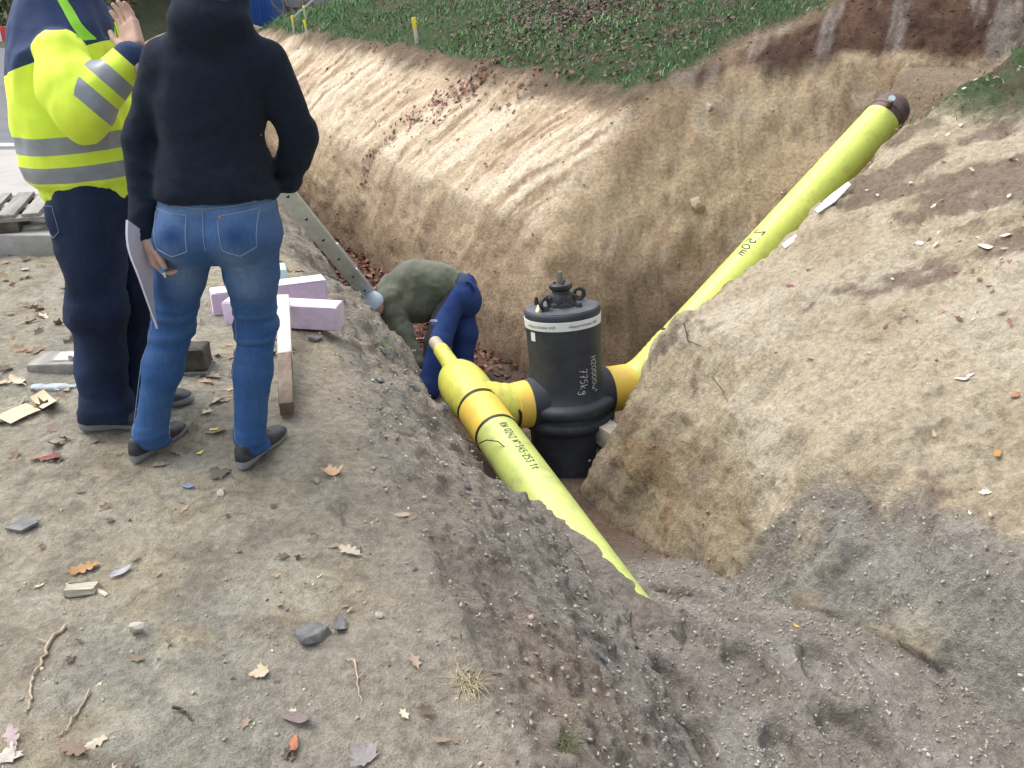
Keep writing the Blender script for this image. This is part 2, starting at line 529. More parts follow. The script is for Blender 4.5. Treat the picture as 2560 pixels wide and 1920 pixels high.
    # ---------------- colours: soil types
    def c(r_, g_, b_): return np.array([r_, g_, b_])[None, :]
    def mix(A, B, f): return A * (1 - f[:, None]) + B * f[:, None]
    one = np.ones((len(Xf), 1))
    tan, grey, ochre = c(.42, .362, .275), c(.335, .305, .25), c(.42, .345, .225)
    brown, red, dark = c(.185, .125, .085), c(.20, .115, .075), c(.105, .075, .055)
    pale, sandg = c(.66, .58, .46), c(.36, .318, .28)
    m1 = fbm(Xf, Yf, Z, 1.3, 4, 101); m2 = fbm(Xf, Yf, Z, 3.6, 4, 111); m3 = fbm(Xf, Yf, Z, 9, 4, 121)
    Cl = mix(tan * one, grey * one, sstep(-0.15, 0.30, m1 + 0.5 * m3))
    Cl = mix(Cl, ochre * one, 0.75 * sstep(0.10, 0.40, m2 - 0.4 * m1))
    Cl = mix(Cl, c(.51, .455, .36) * one, 0.6 * sstep(0.05, 0.4, m3 + 0.4 * m2))
    Cl = mix(Cl, c(.25, .215, .17) * one, 0.6 * sstep(0.18, 0.45, -m3 - 0.3 * m1))
    Cl = mix(Cl, c(.42, .345, .265) * one, 0.55 * sstep(-1.65, -1.0, t + 0.4 * m1))
    Cs = mix(c(.43, .36, .29) * one, c(.385, .345, .295) * one, sstep(-0.2, 0.25, m2))
    Cs = mix(Cs, c(.35, .26, .20) * one, 0.45 * sstep(0.05, 0.35, m1 - 0.5 * m3))
    Cs = mix(Cs, c(.42, .36, .28) * one, 0.6 * sstep(0.1, 0.4, m3))
    Cs = mix(Cs, c(.36, .315, .275) * one, 0.7 * sstep(-0.75, -0.4, t + 0.2 * m2) * sstep(-0.8, -1.4, s))
    Cl = mix(Cl, Cs, lslope)
    # far side
    Cw = mix(c(.44, .35, .24) * one, c(.34, .255, .175) * one, sstep(-0.25, 0.3, m2 + 0.3 * m3))
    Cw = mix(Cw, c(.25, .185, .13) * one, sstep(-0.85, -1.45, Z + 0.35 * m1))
    Cslope = mix(c(.49, .395, .28) * one, pale * one, sstep(-0.14, 0.26, S1 + 0.35 * S2 + 0.25 * m1))
    Cslope = mix(Cslope, c(.25, .175, .115) * one, 0.75 * sstep(0.12, 0.40, -S1 + 0.4 * S2 + 0.2 * m2))
    Cw = mix(Cw, Cslope, slope_far)
    top = W['far'] * np.clip(sstep(1.12, 1.40, q + 0.25 * S1 + 0.15 * m2) * sstep(.25, -.1, zdiff(q, r)), 0, 1)
    Cw = mix(Cw, c(.12, .088, .062) * one, 0.92 * top)
    # branch wall: lighter sand high up, and the dark wet band above it
    bw = W['far'] * sstep(-0.1, 0.25, zdiff(q, r))
    Cb = mix(c(.52, .41, .27) * one, c(.42, .315, .205) * one, sstep(-0.2, 0.3, m1 + 0.5 * m3))
    Cb = mix(Cb, c(.50, .43, .33) * one, 0.6 * sstep(0.2, 0.45, m2))
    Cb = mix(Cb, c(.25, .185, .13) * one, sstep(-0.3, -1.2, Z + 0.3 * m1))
    Cw = mix(Cw, Cb, bw)
    stre = fbm((Xf - 0.45 * Yf) * 4.5, (Yf + 0.45 * Xf) * 0.5, Z * 0.3, 1.0, 4, 131)
    Cbb = mix(c(.115, .066, .047) * one, c(.075, .045, .035) * one, sstep(-0.2, 0.3, m2))
    Cbb = mix(Cbb, c(.25, .23, .215) * one, 0.8 * sstep(0.16, 0.36, stre))
    Cw = mix(Cw, Cbb, W['brown_band'])
    # right-hand hillside and its face
    wst = fbm((0.25 * Xf + Yf) * 5, (Xf - 0.25 * Yf) * 1.3, Z * 2, 1.0, 4, 141)
    Cr = mix(c(.48, .40, .29) * one, c(.41, .33, .225) * one, sstep(-0.2, 0.3, m2))
    Cr = mix(Cr, c(.54, .47, .375) * one, 0.7 * sstep(0.10, 0.40, m1 + 0.4 * wst))
    Cr = mix(Cr, c(.20, .145, .11) * one, 0.85 * sstep(0.04, 0.26, wst + 0.5 * m3 - 0.30 + 0.42 * sstep(1.5, 2.9, t)))
    Cf = mix(c(.36, .285, .19) * one, c(.27, .21, .15) * one, sstep(-0.2, 0.3, wst + 0.3 * m3))
    Cf = mix(Cf, c(.27, .18, .095) * one, 0.7 * sstep(0.1, 0.4, m2))
    Cf = mix(Cf, c(.27, .265, .235) * one, 0.8 * sstep(0.05, 0.4, m1) * sstep(3.6, 3.2, Yf))
    low = sstep(0.10, -0.12, Z - (-0.86 + 0.42 * (t - 0.9)) + 0.10 * m2)
    Cr = mix(Cr, Cf, low)
    Cfl = mix(c(.20, .135, .10) * one, c(.15, .105, .08) * one, sstep(-0.2, 0.3, m2))
    leafy = W['floor'] * sstep(1.8, 2.6, s)
    Cfl = mix(Cfl, c(.15, .075, .06) * one, leafy)
    Csd = mix(sandg * one, c(.43, .39, .35) * one, sstep(-0.1, 0.35, m2))
    Csd = mix(Csd, c(.30, .265, .235) * one, 0.6 * sstep(0.1, 0.35, m3))
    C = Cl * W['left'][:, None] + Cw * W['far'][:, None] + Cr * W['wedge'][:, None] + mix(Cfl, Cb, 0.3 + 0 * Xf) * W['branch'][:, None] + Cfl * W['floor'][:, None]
    C = C * (1 + W['left'][:, None] * np.array([[0.03, 0.06, 0.10]])) * (1 + W['far'][:, None] * np.array([[0.06, 0.0, -0.05]]))
    C = mix(C, Csd, W['sand'])
    topc = np.interp(s, [-3.6, -2.9, -2.45, -2.05, -1.75, -1.5], [1.25, 1.24, 1.22, 1.12, 0.90, 0.60])
    dn = topc - t + 0.10 * m2 + 0.06 * m3
    face_b = W['wedge'] * sstep(-1.6, -2.0, s)
    C = mix(C, c(.34, .345, .31) * one, 0.5 * face_b * sstep(0.10, 0.22, dn) * sstep(0.36, 0.28, dn))
    C = mix(C, c(.34, .235, .135) * one, 0.4 * face_b * sstep(0.26, 0.40, dn) * sstep(0.50, 0.42, dn))
    C = mix(C, mix(c(.06, .10, .04) * one, c(.10, .095, .06) * one, sstep(0, .3, m2)), W['grass'])
    lum = C.mean(1, keepdims=True)
    C = (C * 0.87 + lum * 0.13) * np.array([[0.985, 1.0, 0.975]])
    C = np.clip(C, 0.02, 0.8)
    R = 0.75 * flat + 0.95 * lslope + W['far'] * (0.5 + 0.4 * W['grass']) + 0.55 * W['wedge'] + 0.6 * W['floor'] + 0.6 * W['branch'] + 0.35 * W['sand']
    idx = np.arange(nr * nc).reshape(nr, nc)
    F = np.stack([idx[:-1, :-1].ravel(), idx[:-1, 1:].ravel(), idx[1:, 1:].ravel(), idx[1:, :-1].ravel()], 1)
    me = mk_mesh('ground', V, F)
    set_col(me, C)
    ra = me.attributes.new('Rough', 'FLOAT', 'POINT')
    ra.data.foreach_set('value', R.astype(np.float32))
    return me, V, n, W, (t, s, q, a, r, w, e, dist), C, nc

def zdiff(q, r):
    """below zero where the long trench's slope shows, above where the branch wall does"""
    zq = np.interp(q, ZQ_X, ZQ_Z)
    zb = np.interp(r, [-2, -0.45, -0.1, 0.12, 0.92, 1.4, 3, 12, 40], [-9, -1.75, -0.95, -0.55, 0.78, 1.12, 2.2, 5.0, 12.0])
    return zq - zb

SOIL = mat_soil()
g_me, GV, GN, GW, GC, G_COL, G_NC = build_ground()
ground = structure(link('ground', g_me, SOIL))
# ------------------------------------------------------------------ flat writing on curved things
GLYPH = {
 '0': [[(.3,1),(.08,.75),(.08,.25),(.3,0),(.52,.25),(.52,.75),(.3,1)]], '1': [[(.1,.75),(.32,1),(.32,0)]],
 '2': [[(.06,.75),(.2,.98),(.42,.96),(.52,.72),(.3,.35),(.05,0),(.55,.03)]], '3': [[(.08,.95),(.45,.98),(.25,.58),(.5,.35),(.35,.02),(.06,.08)]],
 '4': [[(.38,1),(.05,.35),(.55,.38)],[(.4,.6),(.38,0)]], '5': [[(.5,1),(.14,.97),(.1,.58),(.4,.6),(.5,.3),(.32,.02),(.06,.08)]],
 '7': [[(.05,.97),(.52,1),(.22,0)],[(.18,.5),(.46,.52)]], '9': [[(.5,.7),(.3,.98),(.1,.72),(.28,.5),(.5,.72),(.42,0)]],
 'R': [[(.1,0),(.12,1)],[(.12,.98),(.45,.9),(.45,.6),(.14,.5),(.52,0)]], 'N': [[(.08,0),(.1,1),(.48,.02),(.52,1)]],
 'o': [[(.3,.95),(.18,.8),(.3,.66),(.42,.8),(.3,.95)]], 'k': [[(.1,1),(.1,0)],[(.45,.6),(.12,.3),(.5,0)]],
 'g': [[(.48,.5),(.3,.6),(.12,.4),(.28,.15),(.48,.5),(.46,-.2),(.3,-.38),(.1,-.25)]], 'm': [[(.02,0),(.06,.55)],[(.06,.4),(.2,.55),(.28,.4),(.28,0)],[(.28,.4),(.42,.55),(.54,.38),(.54,0)]],
 't': [[(.28,.95),(.24,.15),(.45,.02)],[(.05,.62),(.5,.65)]], 'H': [[(.08,1),(.08,0)],[(.5,1),(.5,0)],[(.08,.5),(.5,.52)]], 'u': [[(.08,.55),(.12,.1),(.4,.1),(.46,.55),(.5,0)]],
 '-': [[(.1,.45),(.5,.48)]], '.': [[(.22,.02),(.3,.08)]], ' ': [],
}
def strokes(text, size, width, gap=0.72, wob=0.02, seed=1):
    """polylines of a handwritten line as a list of (points Nx2)"""
    rg = random.Random(seed)
    out, x = [], 0.0
    for ch in text:
        for line in GLYPH.get(ch, []):
            p = [(x + (a + rg.uniform(-wob, wob)) * size, (b + rg.uniform(-wob, wob)) * size) for a, b in line]
            q = []
            for (x0, y0), (x1, y1) in zip(p[:-1], p[1:]):
                for k in range(4):
                    q.append((x0 + (x1 - x0) * k / 4, y0 + (y1 - y0) * k / 4))
            q.append(p[-1])
            out.append(np.array(q))
        x += (0.42 if ch in '. -' else gap) * size
    return out, x

def ribbons(lines, width, mapper):
    V, F, n = [], [], 0
    for P in lines:
        T = np.gradient(P, axis=0); T /= np.linalg.norm(T, axis=1)[:, None] + 1e-9
        Nn = np.stack([-T[:, 1], T[:, 0]], 1) * width / 2
        A, B = P + Nn, P - Nn
        m = len(P)
        V.append(np.array([mapper(*v) for v in A])); V.append(np.array([mapper(*v) for v in B]))
        for i in range(m - 1):
            F.append((n + i, n + i + 1, n + m + i + 1, n + m + i))
        n += 2 * m
    return np.concatenate(V), F

def cyl_map(c, axis, up, R, ang0, sense=1):
    """u runs along the axis from c, v runs round it starting at angle ang0 from 'up'"""
    axis = np.asarray(axis, float); axis /= np.linalg.norm(axis)
    up = np.asarray(up, float); up = up - axis * np.dot(up, axis); up /= np.linalg.norm(up)
    side = np.cross(axis, up)
    def f(u, v):
        a = ang0 + sense * v / R
        return np.asarray(c) + axis * u + R * (math.cos(a) * up + math.sin(a) * side)
    return f

def font_mesh(text, size):
    cu = bpy.data.curves.new('txt', 'FONT')
    cu.body = text; cu.size = size; cu.resolution_u = 2
    ob = bpy.data.objects.new('txt', cu)
    COL.objects.link(ob)
    dg = bpy.context.evaluated_depsgraph_get()
    me = ob.evaluated_get(dg).to_mesh()
    V = np.array([v.co[:] for v in me.vertices]); F = [tuple(p.vertices) for p in me.polygons]
    ob.evaluated_get(dg).to_mesh_clear()
    bpy.data.objects.remove(ob); bpy.data.curves.remove(cu)
    return V, F

# ------------------------------------------------------------------ pipes
M_PIPE = mat_plain('pipe_lime_yellow', (.49, .575, .165), rough=0.36, vary=0.10, vscale=3, dirt=(.30, .27, .16), dscale=9, damt=0.75, spec=0.5)
M_PIPE2 = mat_plain('pipe_bright_yellow', (.54, .635, .12), rough=0.38, vary=0.08, vscale=3, dirt=(.36, .34, .12), dscale=13, damt=0.65, spec=0.5)
M_WRAP = mat_plain('wrap_tape_yellow', (.60, .60, .10), rough=0.42, vary=0.10, vscale=6, dirt=(.34, .30, .10), dscale=9, damt=0.5, bump=0.004, bscale=18)
M_SLEEVE = mat_plain('shrink_sleeve_yellow', (.76, .54, .085), rough=0.40, vary=0.10, vscale=6, dirt=(.45, .32, .12), dscale=9, damt=0.35, bump=0.003, bscale=14)
M_BLACKTAPE = mat_plain('black_mastic', (.018, .018, .022), rough=0.5, vary=0.2)
M_BEIGE = mat_plain('bare_beige_pipe', (.42, .38, .26), rough=0.5, vary=0.15)
M_INK = mat_plain('marker_ink', (.03, .035, .03), rough=0.7, vary=0.3, vscale=60)
M_STEEL = mat_plain('rusty_steel', (.105, .068, .062), rough=0.55, metal=0.2, vary=0.35, vscale=14, dirt=(.20, .16, .15), dscale=20, damt=0.6, bump=0.002, bscale=80)

PA = np.array([-0.093, 4.713, -1.055])
PD = np.array([-0.34, 0.94, 0.0]); PD /= np.linalg.norm(PD)
PN = np.array([0.94, 0.34, 0.0]); PN /= np.linalg.norm(PN)
RP = 0.14
def pl(s_, n_=0.0, z_=0.0): return PA + PD * s_ + PN * n_ + np.array([0, 0, z_])

long_pipe = tag(empty('gas_pipe', PA), 'long lime yellow gas pipe with tee, disappearing into grey sand at its near end', 'pipe')
def at_parent(o, parent):
    o.parent = parent
    o.matrix_parent_inverse = Matrix.LocRotScale(parent.location, parent.rotation_euler, None).inverted()
    return o
at_parent(MB().tube([pl(s_) for s_ in np.linspace(-2.0, 0.40, 30)], RP, 56).obj('pipe', M_PIPE), long_pipe)
sl = at_parent(MB().tube([pl(s_) for s_ in (0.0, 0.004, 0.16, 0.34, 0.345)], [RP + .002, RP + .007, RP + .008, RP + .011, RP + .004], 56).obj('shrink_sleeve', M_SLEEVE), long_pipe)
for s0, s1, rr in ((-0.016, 0.003, RP + .0055), (0.338, 0.366, RP + .014)):
    at_parent(MB().tube([pl(s0), pl(s1)], rr, 56).obj('mastic_ring', M_BLACKTAPE), long_pipe)
# the wrapped tee: a swollen body with a rounded far end
prof_s = [.36, .40, .46, .54, .62, .70, .78, .85, .905, .945, .97]
prof_r = [.150, .158, .166, .170, .171, .170, .164, .150, .125, .092, .062]
ss = np.linspace(.36, .97, 34)
rr = np.interp(ss, prof_s, prof_r) + 0.0022 * np.sin(ss * 95)
tee = at_parent(MB().tube([pl(s_, 0, .01) for s_ in ss], rr, 56).obj('tee_body', M_WRAP), long_pipe)
TB = pl(.45)                                                      # where the branch leaves the tee
V0 = np.array([0.083, 5.20, -1.09]); V1 = np.array([0.72, 5.44, -1.09])
vax = (V1 - V0) / np.linalg.norm(V1 - V0)
bp = [TB * (1 - f) + (V0 - vax * 0.05) * f for f in np.linspace(0, 1, 16)]
br = np.interp(np.linspace(0, 1, 16), [0, .35, .6, 1], [.165, .158, .150, .146]) + 0.002 * np.sin(np.linspace(0, 30, 16))
at_parent(MB().tube(bp, br, 48).obj('tee_branch', M_WRAP), long_pipe)
at_parent(MB().tube([V0 - vax * .075, V0 - vax * .07, V0 - vax * 0.02, V0 + vax * .045, V0 + vax * .05], [.150, .158, .161, .164, .156], 48).obj('shrink_sleeve', M_SLEEVE), long_pipe)
# torn edge of the branch sleeve showing black mastic
mb = MB()
fm = cyl_map(V0 - vax * .088, vax, (0, 0, 1), .1535, 1.25, 1)
prof = [(0, .0), (.012, .02), (.03, .06), (.022, .10), (.03, .14), (.006, .17)]
Vt = [fm(u_, v_) for u_, v_ in prof] + [fm(-.012 + .3 * u_, v_) for u_, v_ in prof]
mb.add(np.array(Vt), [(i, i + 1, i + 7, i + 6) for i in range(5)])
at_parent(mb.obj('mastic_smear', M_BLACKTAPE), long_pipe)
thin = at_parent(MB().tube([pl(.90, .0, .03), pl(1.00, 0, .035), pl(1.14, 0, .04), pl(1.30, 0, .045)], [.070, .066, .062, .060], 32).obj('thin_pipe', M_WRAP), long_pipe)
o = at_parent(MB().tube([pl(1.27, 0, .045), pl(1.46, -.005, .047)], .050, 28).obj('thin_pipe', M_BEIGE), long_pipe)
o['label'] = 'bare beige end of the thin pipe'
fm = cyl_map(pl(-0.10), -PD, (0, 0, 1), RP + .0012, 0.16, 1)
ln, _ = strokes('RN 0242 No345-253.1t', 0.046, .005, gap=.68, seed=3)
Vt, Ft = ribbons([np.stack([l[:, 0], -l[:, 1]], 1) for l in ln], .0065, fm)
at_parent(MB().add(Vt, Ft).obj('marker_writing', M_INK, smooth=False), long_pipe)

# loose sand fallen over the near end of the long pipe
def sand_over_pipe():
    ns, na = 190, 110
    S_, A_ = np.meshgrid(np.linspace(-2.25, -.55, ns), np.radians(np.linspace(-125, 75, na)), indexing='ij')
    ax = PA[None, None] + S_[..., None] * PD
    rad = np.cos(A_)[..., None] * np.array([0, 0, 1.0]) + np.sin(A_)[..., None] * PN
    P0 = ax + rad * RP
    nz = fbm(P0[..., 0].ravel(), P0[..., 1].ravel(), P0[..., 2].ravel(), 7, 4, 700).reshape(S_.shape)
    nf = fbm(P0[..., 0].ravel(), P0[..., 1].ravel(), P0[..., 2].ravel(), 30, 3, 710).reshape(S_.shape)
    lim = np.interp(S_, [-2.1, -1.92, -1.78, -1.5, -1.2, -1.0, -.8, -.6], np.radians([100, 75, 28, 4, -12, -30, -72, -125]))
    th = np.clip((lim - A_) * .055, -.02, .030) + .020 * nz + .006 * nf
    side = np.clip((np.radians(-60) - A_), 0, 2) * .10 * sstep(-.6, -.9, S_)
    P1 = P0 + rad * np.minimum(th, .04)[..., None] - PN * side[..., None] * .6
    P1[..., 2] -= np.clip(-2.02 - S_, 0, 1) * .6
    idx = np.arange(ns * na).reshape(ns, na)
    F_ = np.stack([idx[:-1, :-1].ravel(), idx[1:, :-1].ravel(), idx[1:, 1:].ravel(), idx[:-1, 1:].ravel()], 1)
    me = mk_mesh('sand_heap', P1.reshape(-1, 3), F_)
    c_ = np.array([.31, .272, .238])[None] * (1 + .35 * nz.ravel() + .2 * nf.ravel())[:, None]
    set_col(me, c_)
    ra = me.attributes.new('Rough', 'FLOAT', 'POINT'); ra.data.foreach_set('value', np.full(ns * na, .9, np.float32))
    return link('sand_heap', me, SOIL)
tag(stuff(sand_over_pipe()), 'grey sand fallen over the near end of the long pipe', 'sand')

# branch pipe with elbow and capped upper end
R2 = np.array([1.160, 5.610, -0.814]); CAPP = np.array([2.76, 6.615, 0.565])
bd = (CAPP - R2) / np.linalg.norm(CAPP - R2)
branch = tag(empty('gas_pipe', R2), 'bright yellow pipe rising to a rusty steel cap in the right-hand trench', 'pipe')
BL = float(np.linalg.norm(CAPP - R2))
at_parent(MB().tube([R2 + bd * k for k in np.linspace(-0.01, BL, 20)], RP, 56).obj('pipe', M_PIPE2), branch)
at_parent(MB().tube([R2 - bd * .012, R2 + bd * .012], RP + .006, 56).obj('mastic_ring', M_BLACKTAPE), branch)
p0 = V1 - vax * 0.0
def bez(a, b_, c_, d_, k): return a * (1 - k) ** 3 + 3 * b_ * k * (1 - k) ** 2 + 3 * c_ * k * k * (1 - k) + d_ * k ** 3
el0, el3 = V1 + vax * 0.09, R2
kk = np.linspace(0, 1, 22)
elp = [bez(el0, el0 + vax * .17, el3 - bd * .17, el3, k) for k in kk]
at_parent(MB().tube(elp, np.interp(kk, [0, .1, .6, 1], [.150, .155, .152, .145]) + .0018 * np.sin(kk * 60), 48).obj('elbow', M_PIPE2), branch)
at_parent(MB().tube([V1 - vax * .06, V1 - vax * .055, V1 + vax * .02, V1 + vax * .13, V1 + vax * .135], [.156, .164, .162, .160, .152], 48).obj('shrink_sleeve', M_SLEEVE), branch)
# steel cap: bare pipe end, weld seam and dished head, with the small bleed stub
cp = [(0.0, .136), (.045, .136), (.05, .142), (.062, .143), (.07, .138), (.12, .136), (.16, .122), (.195, .090), (.215, .048), (.222, .004)]
cap = at_parent(MB().tube([CAPP + bd * a_ for a_, _ in cp], [b_ for _, b_ in cp], 48).obj('steel_cap', M_STEEL), branch)
bu = np.array([0, 0, 1.0]) - bd * bd[2]; bu /= np.linalg.norm(bu)
bsd = np.cross(bd, bu)
sdir = bu * 0.86 + bsd * 0.5
sp = CAPP + bd * .028 + sdir * .125
stub = at_parent(MB().tube([sp, sp + sdir * .10], .021, 20).obj('bleed_stub', M_STEEL), branch)
cr = at_parent(MB().tube([sp + sdir * .085, sp + sdir * .105], .024, 20).obj('stub_rim', mat_plain('stub_rim_blue', (.32, .42, .45), rough=.5)), branch)
fm = cyl_map(R2 + bd * 1.09, -bd, (0, 0, 1), RP + .0012, 0.30, 1)
ln, _ = strokes('2.50m', 0.080, .006, gap=.72, seed=5)
Vt, Ft = ribbons(ln, .006, cyl_map(R2 + bd * 1.03, -bd, (0, 0, 1), RP + .0012, 0.0, -1)) if False else ribbons([np.stack([l[:, 0], -l[:, 1]], 1) for l in ln], .010, cyl_map(R2 + bd * 1.02, -bd, (0, 0, 1), RP + .0012, -0.25, -1))
at_parent(MB().add(Vt, Ft).obj('marker_writing', M_INK, smooth=False), branch)
# factory print: a dotted line of tiny marks along the top
lines = []
rg = random.Random(4)
u_ = 0.03
while u_ < 0.78:
    lines.append(np.array([(u_, 0.0), (u_ + .006, rg.uniform(.0, .012)), (u_ + .011, rg.uniform(-.004, .010))]))
    u_ += rg.choice([.017, .02, .02, .045])
Vt, Ft = ribbons(lines, .005, cyl_map(R2, bd, (0, 0, 1), RP + .0012, -0.42, -1))
stuff(at_parent(MB().add(Vt, Ft).obj('factory_print', M_INK, smooth=False), branch))

# ------------------------------------------------------------------ gate valve
M_PE = mat_plain('black_coating', (.026, .032, .044), rough=0.62, vary=0.25, vscale=9, dirt=(.10, .095, .09), dscale=6, damt=0.35, spec=0.45, bump=0.0012, bscale=90)
M_PE_TOP = mat_plain('black_casting', (.024, .025, .030), rough=0.55, vary=0.3, vscale=30, dirt=(.14, .12, .10), dscale=22, damt=0.5, bump=0.003, bscale=70)
M_LID = mat_plain('dusty_grey_black_lid', (.055, .065, .08), rough=0.5, vary=0.25, vscale=12, dirt=(.20, .19, .18), dscale=9, damt=0.5)
M_WHITE = mat_plain('white_label', (.70, .73, .74), rough=0.5, vary=0.05)
M_CHALK = mat_plain('white_chalk', (.55, .57, .58), rough=0.9, vary=0.5, vscale=120)
VC = np.array([0.385, 5.318, -1.09])
vup = np.array([-0.08, 0.14, 1.0]); vup /= np.linalg.norm(vup)
VM = basis(vup, vax)                                             # columns: along the pipe, across (away), up
def vp(a_, b_, h_): return VC + VM @ np.array([a_, b_, h_])
valve = tag(empty('gate_valve', vp(0, 0, -0.60)), 'black coated cylindrical gate valve standing upright between two yellow pipes', 'valve')
RV = 0.252
prof = [(RV, -.62), (RV + .022, -.60), (RV + .024, -.22), (.282, -.20), (.300, -.185), (.318, -.165), (.321, -.14), (.314, -.118), (.290, -.108), (.283, -.09),
        (.288, -.075), (.316, -.062), (.324, -.038), (.319, -.010), (.304, .004), (.270, .018), (.256, .05), (RV - .004, .12), (RV - .002, .40), (RV + .002, .56), (RV + .004, .60), (RV + .004, .625), (RV - .004, .638), (RV - .012, .641)]
body = at_parent(MB().lathe(prof, 72, VM, VC).obj('body', M_PE), valve)
bar = [(-.30, .168), (-.27, .172), (-.2, .178), (0, .185), (.2, .178), (.27, .172), (.30, .168)]
at_parent(MB().tube([VC + vax * a_ for a_, _ in bar], [b_ for _, b_ in bar], 48).obj('pipe_stub', M_PE), valve)
lid = at_parent(MB().lathe([(RV - .003, .630), (RV - .006, .643), (RV - .02, .647), (.0, .652)], 72, VM, VC).obj('lid', M_LID), valve)
bon = [(.100, .64), (.100, .672), (.096, .678), (.088, .680), (.084, .715), (.078, .73), (.060, .738), (.056, .752), (.070, .760), (.078, .772), (.078, .792), (.072, .798), (.0, .800)]
bonnet = at_parent(MB().lathe(bon, 40, VM, VC + vup * 0).obj('bonnet', M_PE_TOP), valve)
for k in range(8):
    an = k * math.pi / 4 + .2
    c_ = vp(.091 * math.cos(an), .091 * math.sin(an), .70)
    at_parent(MB().lathe([(.016, -.022), (.016, .012), (.011, .02), (0, .021)], 6, VM, c_).obj('bolt', M_PE_TOP), bonnet)
for k, (a_, b_) in enumerate(((.0, -.035), (.035, .02), (-.035, .02))):
    at_parent(MB().lathe([(.011, -.004), (.011, .010), (.006, .014), (0, .0145)], 6, VM, vp(a_, b_, .80)).obj('bolt', M_PE_TOP), bonnet)
st = at_parent(MB().box(vp(0, 0, .835), (.028, .028, .085), VM @ np.array(Matrix.Rotation(.5, 3, 'Z')), bev=.003).obj('spindle', mat_plain('grey_spindle', (.17, .175, .18), rough=.45, metal=.4, vary=.25)), valve)
def ring_pts(c, ax, R, n=28):
    Mb = basis(ax, vup)
    return [c + Mb @ np.array([R * math.cos(k_), R * math.sin(k_), 0]) for k_ in np.linspace(0, 2 * math.pi, n)]
for (a_, b_, yaw) in ((-.150, -.075, .25), (.165, .075, -.35)):
    c_ = vp(a_, b_, .695)
    ax = VM @ np.array([math.sin(yaw), -math.cos(yaw), 0.0])
    ey = at_parent(MB().tube(ring_pts(c_, ax, .034), .0145, 14, caps=False).obj('lifting_eye', M_PE_TOP), valve)
    at_parent(MB().lathe([(.026, .64), (.026, .655), (.018, .668), (0, .67)], 16, VM, vp(a_, b_, 0) ).obj('eye_foot', M_PE_TOP), ey)
at_parent(MB().lathe([(.024, .642), (.023, .662), (.016, .676), (0, .68)], 8, VM, vp(.075, -.115, 0)).obj('lid_bolt', M_PE_TOP), valve)
at_parent(MB().lathe([(.018, .642), (.017, .668), (.010, .70), (0, .702)], 8, VM, vp(-.125, .14, 0)).obj('lid_bolt', M_PE_TOP), valve)
flap = at_parent(MB().box(vp(-.195, -.06, .665), (.006, .05, .05), VM @ np.array(Matrix.Rotation(.5, 3, 'Y')), bev=.002).obj('paper_tag', mat_plain('yellow_tag', (.66, .66, .40), rough=.6)), valve)
band = at_parent(MB().lathe([(RV + .001, .530), (RV + .0055, .531), (RV + .0075, .590), (RV + .003, .591)], 72, VM, VC).obj('label_band', M_WHITE), valve)
Vt, Ft = font_mesh('-Absperrschieber ASR', 0.0255)
for ang0 in (-2.60, -1.40):
    th = ang0 - 0.5 * Vt[:, 0].max() / (RV + .008) + Vt[:, 0] / (RV + .008)
    W_ = np.stack([(RV + .0088) * np.cos(th), (RV + .0088) * np.sin(th), .552 + Vt[:, 1]], 1) @ VM.T + VC
    at_parent(MB().add(W_, Ft).obj('printed_text', M_INK, smooth=False), band)
# small sticker under the band, and chalk writing
th = np.linspace(-2.98, -2.80, 5)
Vs = [np.array([(RV + .0022) * math.cos(k_), (RV + .0022) * math.sin(k_), h_]) @ VM.T + VC for h_ in (.455, .515) for k_ in th]
at_parent(MB().add(np.array(Vs), [(i, i + 1, i + 6, i + 5) for i in range(4)]).obj('sticker', M_WHITE, smooth=False), valve)
def chalk(text, size, ang, h0, seed):
    ln, L_ = strokes(text, size, .005, gap=.66, seed=seed)
    def f(u, v):
        a_ = ang + v / RV
        R_ = np.interp(h0 - u, [-.62, -.24, .06, .12, .6], [RV, RV + .002, RV, RV - .004, RV]) + .0016
        return np.array([R_ * math.cos(a_), R_ * math.sin(a_), h0 - u]) @ VM.T + VC
    Vt, Ft = ribbons(ln, .0045, f)
    return at_parent(MB().add(Vt, Ft).obj('chalk_writing', M_CHALK, smooth=False), valve)
chalk('775kg', .055, -1.60, .26, 8)
chalk('H20000u9t', .050, -1.22, .33, 9)
th0 = -1.30
ln, _ = strokes('422', .06, .005, gap=.6, seed=2)
Vt, Ft = ribbons(ln, .005, lambda u, v: np.array([(RV + .0252) * math.cos(th0 + u / RV), (RV + .0252) * math.sin(th0 + u / RV), -.36 + v]) @ VM.T + VC)
at_parent(MB().add(Vt, Ft).obj('chalk_writing', M_CHALK, smooth=False), valve)
# ------------------------------------------------------------------ loose things
_near = np.where((GC[7] < 9) & (GV[:, 1] > 0.7))[0]
_nv = GV[_near].astype(np.float32)
def gz(x, y):
    k = np.argmin((_nv[:, 0] - x) ** 2 + (_nv[:, 1] - y) ** 2)
    return float(_nv[k, 2])
def gnorm(x, y):
    k = np.argmin((_nv[:, 0] - x) ** 2 + (_nv[:, 1] - y) ** 2)
    n = GN[_near[k]]
    return n if n[2] > 0 else -n

